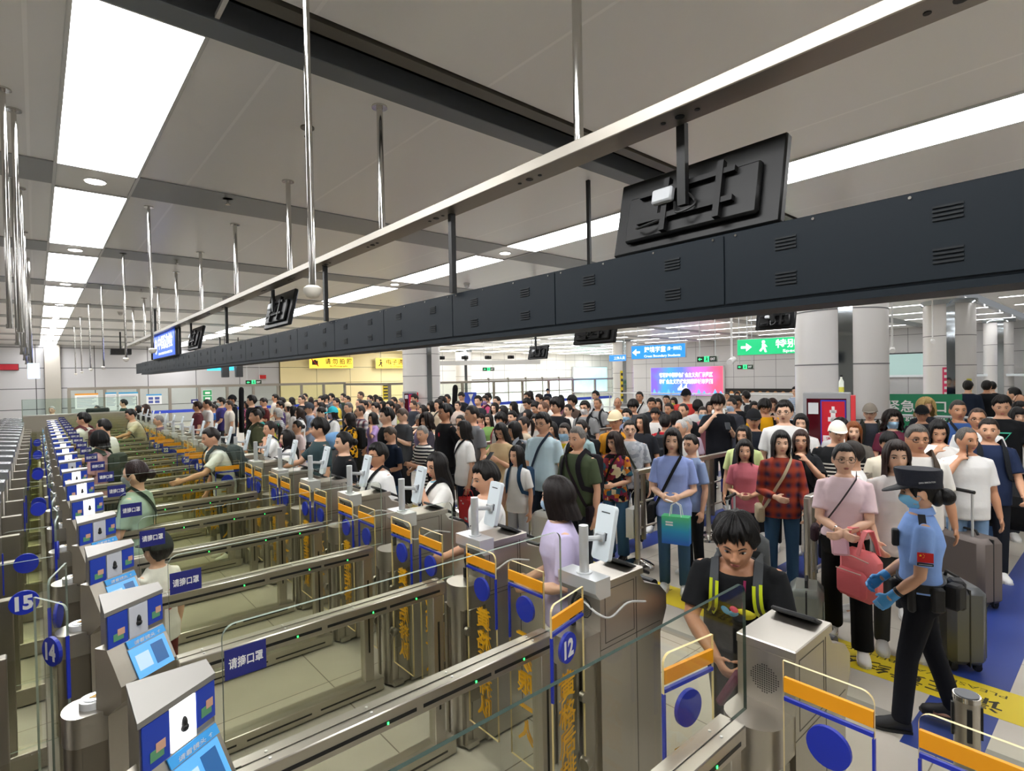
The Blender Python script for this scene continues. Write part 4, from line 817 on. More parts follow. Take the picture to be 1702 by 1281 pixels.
def body_mesh(P, key, vox):
    k = ('b',) + key + (vox,)
    if k in PC_: return PC_[k]
    m = MB(); bd = P.body; th = TH[bd]; kx = min(th, 1.25)
    m.rings([oval(z, rx, ry, P.lean, 0) for z, rx, ry in TORSO[bd]])
    m.tube([bend((0, .018, 1.40), P.lean), P.neck, P.hc + V((0, .012, -.06)), P.hc + V((0, .01, -.02))], [.062 * kx, .054 * kx, .052 * kx, .05], 14)
    for sg, S, E, W in P.S:
        sm = S + (E - S) * .45; fm = E + (W - E) * .35
        m.tube([S, S + (E - S) * .12, sm, E, fm, E + (W - E) * .8, W], [.05 * th ** .6, .054 * th ** .7, .047 * th ** .8, .037 * th ** .7, .040 * th ** .7, .030 * th ** .6, .0265 * th ** .4], 12, dome=True)
        hand(m, sg, E, W, .45 if P.arms[0 if sg > 0 else 1] in 'db' else .75)
    for sg, h, k_, a in P.L:
        m.tube([h, h + (k_ - h) * .3, h + (k_ - h) * .75, k_, k_ + (a - k_) * .3, k_ + (a - k_) * .75, a, a + V((0, 0, -.03))], [.084 * th, .080 * th, .06 * th, .052 * th, .054 * th, .04 * th, .036 * th, .036], 12, dome=True)
        m.ball((a.x, a.y - .06, a.z - .055), (.04, .115, .032), 12)
    n, q = 40, 30; R = []
    for i in range(q + 1):
        f = pi * min(max(i / q, .012), .988); R.append([P.HM @ skull((sin(f) * cos(2 * pi * j / n), sin(f) * sin(2 * pi * j / n), -cos(f))) for j in range(n)])
    m.rings(R)
    H = P.HM
    m.tube([H @ V(p) for p in ((0, -.088, .014), (0, -.097, -.006), (0, -.1055, -.026), (0, -.1, -.034))], [.0075, .0085, .0115, .009], 10, dome=True)
    for s in (1, -1):
        m.ball((0, 0, 0), (.0085, .009, .0075), 8, mx=H @ M.Translation((s * .0115, -.096, -.031)))
        m.ball((0, 0, 0), (.008, .019, .031), 10, mx=H @ M.Translation((s * .0765, .012, -.008)) @ M.Rotation(s * .35, 4, 'Z'))
    out = pmk(m, 'body', [skin(0), LIPS, EYEW, IRIS, BROW], vox, 4)
    # facial features as inlaid islands
    f = MB()
    for s in (1, -1):
        ey = face_y(.031, .003)
        f.ball((0, 0, 0), (.0148, .007, .0062), 10, 2, mx=H @ M.Translation((s * .031, ey + .0025, .003)) @ M.Rotation(s * .25, 4, 'Z'))
        f.ball((0, 0, 0), (.0058, .0035, .0058), 10, 3, mx=H @ M.Translation((s * .031, ey - .0035, .003)))
        f.tube([H @ V((s * a, face_y(a, z) - .0018 + dy, z)) for a, z, dy in ((.0165, .004, -.001), (.024, .0095, -.002), (.033, .0105, -.002), (.0435, .006, -.0005))], [.0011, .002, .002, .0012], 6, 4)
        f.tube([H @ V((s * a, face_y(a, z) - .0005, z)) for a, z in ((.014, .0225), (.026, .0275), (.038, .0275), (.048, .021))], [.0022, .0034, .003, .0014], 6, 4)
    for z, r, w_ in ((-.0585, .0042, .021), (-.0665, .0052, .018)):
        f.tube([H @ V((x, face_y(x, z) - .0005, z + .0015 * (1 - (x / w_) ** 2))) for x in (-w_, -w_ * .5, 0, w_ * .5, w_)], [.001, r * .9, r, r * .9, .001], 8, 1)
    fm = f.mesh('f', [skin(0), LIPS, EYEW, IRIS, BROW], 2)
    bm = bmesh.new(); bm.from_mesh(out); bm.from_mesh(fm); bm.to_mesh(out); bm.free(); bpy.data.meshes.remove(fm)
    PC_[k] = out; return out
def tee_mesh(P, key, style, vox):
    k = ('t', style) + key + (vox,)
    if k in PC_: return PC_[k]
    m = MB(); bd = P.body; inf = .0135; th = TH[bd]
    T = [(z, rx, ry) for z, rx, ry in TORSO[bd] if z > .83]
    wm = max(rx for z, rx, ry in T if z > 1.1)
    if style == 'dress': m.rings([oval(z, rx, ry, P.lean, .03) for z, rx, ry in ((.5, .24, .2), (.7, .21, .17), (.86, .18, .14))] + [oval(z, rx, ry, P.lean, inf) for z, rx, ry in T[1:-1]])
    else:
        hem = [oval(.80 if style != 'tuck' else .94, max(T[0][1], wm * .93), T[0][2], P.lean, inf + .006)]
        TT = [t for t in T if t[0] > (.82 if style != 'tuck' else .95)]
        R = [oval(z, max(rx, wm * (.93 if style != 'tuck' else .8)) if z < 1.2 else rx, ry, P.lean, inf + (.006 if z < 1.1 else 0)) for z, rx, ry in TT if z < 1.43]
        m.rings(hem + R + [oval(1.432, .082, .068, P.lean, .004)])
    if style != 'vest':
        fr = {'long': .97}.get(style, None)
        for sg, S, E, W in P.S:
            a = .047 * th ** .7 + .010
            if fr: m.tube([S - V((sg * .05, 0, -.012)), S, S + (E - S) * .2, S + (E - S) * .6, E, E + (W - E) * .5, E + (W - E) * .92], [a * .9, a * 1.05, a * 1.05, a, a * .95, a * .85, a * .7], 12)
            else: m.tube([S - V((sg * .05, 0, -.015)), S, S + (E - S) * .2, S + (E - S) * .5, S + (E - S) * .76], [a * .85, a * 1.0, a * 1.06, a * 1.1, a * 1.2], 14)
    else:
        for sg, S, E, W in P.S: m.tube([S - V((sg * .06, 0, -.01)), S + V((-sg * .01, 0, .01))], [.06, .045], 10)
    out = pmk(m, 'shirt', [WHITEP], vox, 5)
    PC_[k] = out; return out
def leg_mesh(P, key, style, vox):
    k = ('l', style) + key + (vox,)
    if k in PC_: return PC_[k]
    m = MB(); bd = P.body; th = TH[bd]; T = TORSO[bd]
    if style == 'skirt':
        m.rings([oval(z, rx, ry, 0, .012) for z, rx, ry in ((.42, T[2][1] * 1.25, T[2][2] * 1.5), (.6, T[2][1] * 1.15, T[2][2] * 1.3), (.86, T[1][1], T[1][2]), (.93, T[2][1], T[2][2]), (1.0, T[3][1], T[3][2]))])
    else:
        m.rings([oval(z, rx, ry, P.lean, .011) for z, rx, ry in ((.80, T[1][1] * .9, T[1][2] * .9), T[1], T[2], T[3], (1.03, T[3][1] - .004, T[3][2] - .004))])
        w_ = {'wide': 1.45, 'slim': .95, 'shorts': 1.25}.get(style, 1.12); end = .95 if style == 'shorts' else None
        for sg, h, kn, a in P.L:
            r = .086 * th
            if end: m.tube([h + V((0, 0, .02)), h + (kn - h) * .35, h + (kn - h) * .9], [r * 1.05, r * 1.05, r * .98], 14)
            else: m.tube([h + V((0, 0, .02)), h + (kn - h) * .3, h + (kn - h) * .8, kn, kn + (a - kn) * .5, a + V((0, 0, -.015))], [r * 1.04, r, r * .8 * w_ ** .5, r * .72 * w_ ** .8, r * .66 * w_, r * .62 * w_ * (1.1 if style == 'wide' else 1)], 14)
    out = pmk(m, 'trousers', [NAVY], vox, 5); PC_[k] = out; return out
def shoe_mesh():
    if 'shoe' in PC_: return PC_['shoe']
    m = MB()
    def ring(y, w_, h): return [V((w_ * cos(2 * pi * j / 14), y, max(-.001, .045 * 0 + h * .5 + h * .55 * sin(2 * pi * j / 14)))) for j in range(14)]
    m.rings([ring(.07, .02, .05), ring(.06, .036, .095), ring(.02, .041, .115), ring(-.03, .042, .095), ring(-.08, .047, .07), ring(-.13, .045, .055), ring(-.165, .03, .042), ring(-.178, .012, .02)])
    m.prism([(x, y) for x, y in ((.03, .07), (.046, -.02), (.05, -.1), (.036, -.165), (0, -.183), (-.036, -.165), (-.05, -.1), (-.046, -.02), (-.03, .07))], -.003, .018, 'z', 1)
    PC_['shoe'] = m.mesh('shoe', [WHITEP, WHITEP], True); return PC_['shoe']
def hair_mesh(st):
    k = ('h', st)
    if k in PC_: return PC_[k]
    rnd = random.Random(hash_(st)); n = 72; m = MB()
    #        front side  back  vol  hang noise topz
    A = {'short': (.060, .002, -.062, .017, 0, .006), 'crop': (.068, .012, -.05, .009, 0, .003), 'spiky': (.05, -.004, -.07, .030, 0, .015), 'buzz': (.066, .006, -.055, .0045, 0, .0015), 'fringe': (.036, -.006, -.065, .019, 0, .007), 'mop': (.030, -.022, -.085, .027, 0, .010),
         'bob': (.05, -.115, -.125, .014, 1, .004), 'bobf': (.032, -.118, -.128, .021, 1, .004), 'shag': (.045, -.07, -.095, .021, 1, .010), 'long': (.064, -.27, -.33, .012, 1, .004), 'longf': (.036, -.26, -.32, .017, 1, .004), 'mid': (.06, -.17, -.19, .017, 1, .005),
         'pony': (.066, -.012, -.062, .007, 0, .002), 'bun': (.066, -.012, -.06, .008, 0, .002), 'curly': (.05, -.13, -.15, .036, 1, .020), 'bald': (.118, -.004, -.06, .006, 0, .002), 'thin': (.082, .004, -.055, .006, 0, .0025), 'flat': (.05, -.02, -.06, .010, 0, .003), 'wave': (.055, -.15, -.17, .024, 1, .012)}[st]
    fz, sz, bz, vol, hang, ns = A; rows = 16
    cols = []
    for j in range(n):
        a = -pi / 2 + 2 * pi * j / n; f = abs(((j / n * 360 + 180) % 360) - 180)   # 0 = front
        def lerp(x, x0, x1): t = min(max((x - x0) / (x1 - x0), 0), 1); return t * t * (3 - 2 * t)
        z_e = fz + (sz - fz) * lerp(f, 38 if hang else 45, 62 if hang else 74) + (bz - sz) * lerp(f, 95, 140)
        if not hang and 78 < f < 108 and sz < .03 and st not in ('mop',): z_e = max(z_e, .012 if st != 'pony' and st != 'bun' else .0)
        z_e += rnd.uniform(-1, 1) * ns * (1.4 if f < 60 else 1.0)
        top = .1185 if st != 'bald' else (.03 if f > 55 else .118)
        off = rnd.uniform(-1, 1) * ns * .8; col = []
        for i in range(rows + 1):
            s = i / rows
            if st == 'bald':
                z = top + (z_e - top) * s; z0 = z
            else: z = .1185 + (z_e - .1185) * (s ** 1.5 if s < .999 else 1); z0 = z
            lim = -.02 if hang else -1
            zz = max(z0, lim); c = min(max(zz / .1185, -1), 1); r = sqrt(max(1 - c * c, 0))
            edge = 1.0 if (hang and z_e < 0) else min(1, (1 - s) * 4 + .15)
            p = skull((r * cos(a), r * sin(a), c), (vol + off * min(1, s * 3)) * edge + .001, False)
            if st not in ('bald',): p.z += vol * .25 * max(c, 0) * edge
            if z0 < lim:
                d = (lim - z0); p.z = z0; q = 1 + (.12 if st in ('curly', 'wave') else -.04) * min(d / .1, 1); p.x *= q; p.y = p.y * q + (.05 * min(d / .15, 1) if f > 60 else .0)
                if st in ('curly', 'wave', 'shag'): p += V((rnd.uniform(-1, 1), rnd.uniform(-1, 1), 0)) * ns * .6
            col.append(p)
        cols.append(col)
    R = [[cols[j][i] for j in range(n)] for i in range(rows + 1)]
    m.rings(R, 0, cap=False)
    if st != 'bald': m.add([p for p in R[0]], [tuple(range(n))])
    if st == 'pony': m.tube([(0, .09, .045), (0, .125, .05), (0, .15, .0), (0, .145, -.08), (0, .13, -.17), (0, .125, -.21)], [.016, .026, .034, .03, .02, .006], 12)
    if st == 'bun': m.ball((0, .118, .0), (.042, .036, .04), 14)
    me = m.mesh('hair', [BLACK], 2); PC_[k] = me; return me
def hash_(s): return sum(ord(c) * (i + 3) * 131 for i, c in enumerate(s))
def hairmat(h):
    k = 'hair' + h
    if k in MC: return MC[k]
    m = mat(h, .46, key=k, spec=.3); nt, b, N, L = nodes(m); t = N('ShaderNodeTexCoord'); mp = N('ShaderNodeMapping'); mp.inputs['Scale'].default_value = (1, 1, .12)
    n = N('ShaderNodeTexNoise'); n.inputs['Scale'].default_value = 190; q = N('ShaderNodeBump'); q.inputs['Strength'].default_value = .5; q.inputs['Distance'].default_value = .006
    L(t.outputs['Object'], mp.inputs[0]); L(mp.outputs[0], n.inputs['Vector']); L(n.outputs['Fac'], q.inputs['Height']); L(q.outputs['Normal'], b.inputs['Normal'])
    r = N('ShaderNodeValToRGB'); c = lin(h); r.color_ramp.elements[0].color = (*[x * .45 for x in c], 1); r.color_ramp.elements[1].color = (*[min(1, x * 1.12) for x in c], 1); r.color_ramp.elements[0].position = .3; r.color_ramp.elements[1].position = .7
    L(n.outputs['Fac'], r.inputs[0]); L(r.outputs[0], b.inputs['Base Color']); return m
def cloth(c):
    k = 'cloth' + c
    if k in MC: return MC[k]
    pat = None
    if ':' in c: pat, c = c.split(':')
    hs = c.split('-')
    m = mat(hs[0], .85, bump=.35, bscale=14, key=k, spec=.2); nt, b, N, L = nodes(m); t = N('ShaderNodeTexCoord')
    def col(h): return (*lin(h), 1)
    if pat == 'st':            # horizontal stripes
        wv = N('ShaderNodeTexWave'); wv.bands_direction = 'Z'; wv.inputs['Scale'].default_value = float(hs[2]) if len(hs) > 2 else 8; wv.inputs['Distortion'].default_value = .6; wv.inputs['Detail Scale'].default_value = .6
        r = N('ShaderNodeValToRGB'); r.color_ramp.interpolation = 'CONSTANT'; r.color_ramp.elements[0].color = col(hs[0]); r.color_ramp.elements[1].color = col(hs[1]); r.color_ramp.elements[1].position = .5
        L(t.outputs['Object'], wv.inputs['Vector']); L(wv.outputs['Fac'], r.inputs[0]); L(r.outputs[0], b.inputs['Base Color'])
    elif pat == 'stlow':       # stripes only below the chest
        s = N('ShaderNodeSeparateXYZ'); md = N('ShaderNodeMath'); md.operation = 'PINGPONG'; md.inputs[1].default_value = .022; lt = N('ShaderNodeMath'); lt.operation = 'LESS_THAN'; lt.inputs[1].default_value = .0085
        z = N('ShaderNodeMath'); z.operation = 'LESS_THAN'; z.inputs[1].default_value = 1.24; mu = N('ShaderNodeMath'); mu.operation = 'MULTIPLY'; mx = N('ShaderNodeMix'); mx.data_type = 'RGBA'; mx.inputs[6].default_value = col(hs[0]); mx.inputs[7].default_value = col(hs[1])
        L(t.outputs['Object'], s.inputs[0]); L(s.outputs[2], md.inputs[0]); L(md.outputs[0], lt.inputs[0]); L(s.outputs[2], z.inputs[0]); L(lt.outputs[0], mu.inputs[0]); L(z.outputs[0], mu.inputs[1]); L(mu.outputs[0], mx.inputs[0]); L(mx.outputs[2], b.inputs['Base Color'])
    elif pat == 'pl':          # plaid
        w1 = N('ShaderNodeTexWave'); w1.bands_direction = 'X'; w1.inputs['Scale'].default_value = 3.2; w2 = N('ShaderNodeTexWave'); w2.bands_direction = 'Z'; w2.inputs['Scale'].default_value = 3.0
        a = N('ShaderNodeMix'); a.data_type = 'RGBA'; a.inputs[6].default_value = col(hs[0]); a.inputs[7].default_value = col(hs[1]); c2 = N('ShaderNodeMix'); c2.data_type = 'RGBA'; c2.blend_type = 'MIX'; c2.inputs[7].default_value = col(hs[2]); mlt = N('ShaderNodeMath'); mlt.operation = 'MULTIPLY'; mlt.inputs[1].default_value = .75
        for w_ in (w1, w2): L(t.outputs['Object'], w_.inputs['Vector'])
        L(w1.outputs['Fac'], a.inputs[0]); L(a.outputs[2], c2.inputs[6]); L(w2.outputs['Fac'], mlt.inputs[0]); L(mlt.outputs[0], c2.inputs[0]); L(c2.outputs[2], b.inputs['Base Color'])
    elif pat in ('mu', 'fl'):  # patchwork / flowers
        vo = N('ShaderNodeTexVoronoi'); vo.inputs['Scale'].default_value = 16 if pat == 'mu' else 22
        if pat == 'mu': vo.distance = 'CHEBYCHEV'
        r = N('ShaderNodeValToRGB'); r.color_ramp.interpolation = 'CONSTANT'; sp = N('ShaderNodeSeparateColor')
        while len(r.color_ramp.elements) < len(hs): r.color_ramp.elements.new(.5)
        for i, (e, h) in enumerate(zip(r.color_ramp.elements, hs)): e.position = i / len(hs); e.color = col(h)
        L(t.outputs['Object'], vo.inputs['Vector']); L(vo.outputs['Color'], sp.inputs[0]); L(sp.outputs[0], r.inputs[0]); L(r.outputs[0], b.inputs['Base Color'])
    MC[k] = m; return m
def setmat(o, *ms):
    for i, m in enumerate(ms):
        if i < len(o.material_slots): o.material_slots[i].link = 'OBJECT'; o.material_slots[i].material = m
    return o
def surf(P, x, z, front, inf):
    T = TORSO[P.body]; z = min(max(z, T[0][0]), T[-1][0])
    for (z0, a0, b0), (z1, a1, b1) in zip(T, T[1:]):
        if z <= z1: t = (z - z0) / (z1 - z0); rx = a0 + (a1 - a0) * t; ry = b0 + (b1 - b0) * t; break
    wm = max(q[1] for q in T) * .93
    if z < 1.2: rx = max(rx, wm)
    rx += inf; ry += inf; u = min(abs(x) / rx, .985); y = ry * (1 - u ** 2.4) ** (1 / 2.4)
    return bend((x, -y if front else y, z), P.lean)
def ribbon(m, pts, w_, th, nrm=None, mi=0):
    R = []
    for i, p in enumerate(pts):
        t = (pts[min(i + 1, len(pts) - 1)] - pts[max(i - 1, 0)]).normalized(); c = V((p.x * .6, p.y * 1.0, 0)) if nrm is None else V(nrm)
        if c.length < 1e-4: c = V((0, -1, 0))
        c = (c - t * c.dot(t)).normalized(); s = t.cross(c).normalized() * (w_ / 2)
        R.append([p - s, p + s, p + s + c * th, p - s + c * th])
    m.rings(R, mi)
def cross_strap(P, sg, inf=.028, zl=.9, w_=.03):
    m = MB(); xs, xe = sg * .085, -sg * (TORSO[P.body][2][1] + .01); F = []; B = []
    for i in range(15):
        t = i / 14; x = xs + (xe - xs) * t; z = 1.425 + (zl - 1.425) * t; F.append(surf(P, x, z, True, inf)); B.append(surf(P, x, z, False, inf))
    top = bend((xs, 0, 1.475), P.lean)
    ribbon(m, F[::-1] + [top] + B, w_, .004); return m, V((xe, 0, zl))
def pack_straps(P, inf=.026, w_=.05, zl=1.1):
    out = []
    for sg in (1, -1):
        m = MB(); pts = []; X0 = SH[P.body] * .56
        for i in range(9): t = i / 8; pts.append(surf(P, sg * (X0 + .045 * t * t), 1.41 + (zl - 1.41) * t, True, inf + .004))
        top = bend((sg * X0, .0, 1.465), P.lean); back = [surf(P, sg * X0, z, False, inf + .01) for z in (1.42, 1.38)]
        side = bend((sg * (TORSO[P.body][6][1] + .035), .0, zl - .04), P.lean)
        ribbon(m, [side] + pts[::-1] + [top] + back, w_, .012); out.append(m)
    return out
def bag_obj(name, label, cat, root, parts):
    t = thing(name, label, cat, root.location, 0); t.rotation_euler = root.rotation_euler; t.scale = root.scale
    for nm, m, mt in parts: m.build(nm, mt, t)
    return t
def backpack(P, root, col, label, sc=1.0, strapcol=None, stripe=None, pocket=None):
    s0 = surf(P, 0, 1.2, False, .03).y
    Mx = M.Translation(bend((0, 0, 1.2), P.lean) + V((0, 0, 0))) @ M.Rotation(P.lean, 4, 'X')
    b = MB().box(-.15 * sc, .15 * sc, TORSO[P.body][6][2] + .02, TORSO[P.body][6][2] + .02 + .15 * sc, -.24 * sc, .2 * sc, bev=.045, mx=Mx)
    q = MB().box(-.11 * sc, .11 * sc, TORSO[P.body][6][2] + .15 * sc, TORSO[P.body][6][2] + .02 + .2 * sc, -.2 * sc, .0, bev=.03, mx=Mx)
    pr = [('bag_body', b, cloth(col)), ('front_pocket', q, cloth(pocket or col))]
    for m in pack_straps(P): pr.append(('shoulder_strap', m, cloth(strapcol or col)))
    if stripe:
        for off in (-.017, .017):
            for sg in (1, -1):
                m = MB(); X0 = SH[P.body] * .56; pts = [surf(P, sg * (X0 + .045 * (i / 8) ** 2) + off, 1.41 + (1.1 - 1.41) * i / 8, True, .045) for i in range(9)]
                ribbon(m, pts, .018, .004); pr.append(('reflective_stripe', m, mat(stripe, .5)))
    return bag_obj('backpack', label, 'backpack', root, pr)
def shoulder_bag(P, root, col, label, sg=1, bag=(.22, .08, .17), w_=.03, bagcol=None):
    m, e = cross_strap(P, sg, w_=w_); b = MB().box(-bag[1] / 2, bag[1] / 2, -bag[0] / 2, bag[0] / 2, -bag[2], 0, bev=.02, mx=M.Translation((e.x - sg * bag[1] * .5, -.02, e.z + .02)))
    return bag_obj('shoulder_bag', label, 'bag', root, [('strap', m, cloth(col)), ('bag_body', b, cloth(bagcol or col))])
def cap_mesh(kind='cap'):
    k = ('cap', kind)
    if k in PC_: return PC_[k]
    m = MB(); n = 32; R = []
    if kind != 'visor':
        for i in range(11):
            f = pi / 2 * i / 10; c = max(cos(f), .0); R.append([skull((max(sin(f), .03) * cos(2 * pi * j / n), max(sin(f), .03) * sin(2 * pi * j / n), c), .021, False) + V((0, 0, .012)) for j in range(n)])
        R.append([p + V((0, 0, -.018)) for p in R[-1]]); R = [[V((p.x, p.y, max(p.z, .022 + .012 * (p.y < 0)))) for p in r] for r in R]
        m.rings(R, 0, cap=False).add(R[0], [tuple(range(n))])
    else: m.tube([(0, 0, .03), (0, 0, .062)], .105, 28, flat=1.0)
    V_ = []
    for dz in (0, .006):
        for q in range(13):
            a = radians(-90 + (q - 6) * 13); V_.append((.094 * cos(a), .11 * sin(a), .036 + dz))
        for q in range(12, -1, -1):
            a = radians(-90 + (q - 6) * 12); V_.append((.092 * cos(a), .11 * sin(a) - .075 * cos((q - 6) / 6 * pi / 2) ** .7 if abs(q - 6) < 6 else .11 * sin(a), .036 - .022 * cos((q - 6) / 6 * pi / 2) + dz))
    m.add(V_, [tuple(range(26)), tuple(range(51, 25, -1))] + [(i, (i + 1) % 26, 26 + (i + 1) % 26, 26 + i) for i in range(26)])
    PC_[k] = m.mesh('cap', [BLACK], True); return PC_[k]
def mask_mesh():
    if 'mask' in PC_: return PC_['mask']
    m = MB(); R = []
    for i in range(9):
        z = -.008 - .098 * i / 8; row = []
        for j in range(13):
            x = (j - 6) / 6 * .066 * (1 - .12 * abs(i - 3) / 5); row.append(V((x, face_y(min(abs(x), .064), max(z, -.105)) - .004 - .020 * g_(x, .03) * g_(z + .04, .03) - (.006 if i > 6 else 0), z)))
        R.append(row)
    m.rings(R, 0, cap=False, close=False)
    for s in (1, -1):
        for z in (-.02, -.085): m.tube([(s * .062, face_y(.06, z) - .002, z), (s * .074, -.02, z * .6), (s * .08, .005, -.012)], .0016, 5)
    PC_['mask'] = m.mesh('face_mask', [WHITEP], 2); return PC_['mask']
def glasses_mesh():
    if 'gl' in PC_: return PC_['gl']
    m = MB()
    for s in (1, -1):
        c = V((s * .033, face_y(.03, .0) - .016, .001)); P = [c + V((.024 * cos(2 * pi * i / 16), .004 * abs(cos(2 * pi * i / 16)), .018 * sin(2 * pi * i / 16))) for i in range(17)]; m.tube(P, .0019, 5)
        m.tube([c + V((s * .024, .004, .006)), V((s * .077, -.03, .006)), V((s * .08, .01, .004))], .0017, 5)
    m.tube([(-.009, face_y(0, 0) - .014, .004), (0, face_y(0, 0) - .018, .006), (.009, face_y(0, 0) - .014, .004)], .0016, 5)
    PC_['gl'] = m.mesh('glasses', [BLACK], True); return PC_['gl']
def person(label, x, y, h, face, body='m', arms='dd', lean=0, hp=0, hy=0, legs=0, hair='short', hc='16110f', top='e9e9e6', ts='tee', bot='23262e', bs='', shoes='e6e6e4', sk=0, ex='', grp='people waiting in the hall', vox=None, cat='person', hs=1.07):
    """face = world heading in degrees (0 = +x, 90 = +y)"""
    P = Pose(body, arms, lean, hp, hy, legs, hs); key = (body, arms, lean, hp, hy, legs, hs)
    vox = vox or .011; s = h / 1.70
    t = thing('person', label, cat, (x, y, 0), radians(face + 90), grp); t.scale = (s, s, s)
    setmat(obj('body', body_mesh(P, key, vox), t), skin(sk))
    if 'shirtless' not in ex: setmat(obj({'dress': 'dress', 'long': 'jacket'}.get(ts, 'shirt'), tee_mesh(P, key, ts, max(vox, .009)), t), cloth(top))
    setmat(obj('skirt' if bs == 'skirt' else 'shorts' if bs == 'shorts' else 'trousers', leg_mesh((P), (body, lean, legs), bs, max(vox, .010)), t), cloth(bot))
    for sg, hip, kn, a in P.L: setmat(obj('shoe', shoe_mesh(), t, mx=M.Translation((a.x, a.y - .01, a.z - .085)) @ M.Rotation(sg * .12, 4, 'Z')), mat(shoes, .6), mat('d8d8d4' if shoes > 'a' else '202020', .6))
    if hair != 'none': setmat(obj('hair', hair_mesh(hair), t, mx=P.HM), hairmat(hc))
    for e in ex.split():
        c, _, v = e.partition('=')
        if c == 'g': obj('glasses', glasses_mesh(), t, mx=P.HM)
        elif c == 'mask': setmat(obj('face_mask', mask_mesh(), t, mx=P.HM), mat(v, .7))
        elif c == 'cap': setmat(obj('cap', cap_mesh(), t, mx=P.HM), cloth(v))
        elif c == 'visor': setmat(obj('cap', cap_mesh('cap'), t, mx=P.HM), cloth(v))
        elif c == 'bp': v, _, sv = v.partition('/'); backpack(P, t, v, '%s backpack worn by the %s' % (CN(v), short(label)), strapcol=sv or None)
        elif c == 'sb': shoulder_bag(P, t, v, '%s cross-body bag of the %s' % (CN(v), short(label)), 1)
        elif c == 'sbr': shoulder_bag(P, t, v, '%s cross-body bag of the %s' % (CN(v), short(label)), -1)
        elif c == 'phone':
            i = 0 if v == 'l' else 1; sg, S, E, W = P.S[i]; d = (W - E).normalized(); q = W + d * .11 + V((-sg * .03, -.02, .03))
            o = MB().box(-.037, .037, -.005, .005, -.075, .075, bev=.004).build('phone', mat('20242c', .2)); tag(o, 'dark phone in the hand of the %s' % short(label), 'phone'); o.matrix_world = t_mat(t) @ M.Translation(q) @ M.Rotation(.9, 4, 'X')
    return t, P
def t_mat(t): return M.Translation(t.location) @ M.Rotation(t.rotation_euler.z, 4, 'Z') @ M.Scale(t.scale.x, 4)
def short(l):
    w_ = l.split(); return ' '.join(w_[:11])
def CN(v):
    r, g, b = [int(v.split(':')[-1].split('-')[0][i:i + 2], 16) for i in (0, 2, 4)]
    mxx, mn = max(r, g, b), min(r, g, b)
    if mxx - mn < 28: return 'black' if mxx < 70 else 'grey' if mxx < 190 else 'white'
    if r == mxx: return ('yellow' if g > .8 * r else 'tan' if g > .6 * r else 'pink' if r > 200 and b > 110 else 'red')
    return 'green' if g == mxx else ('navy' if b < 110 else 'blue')
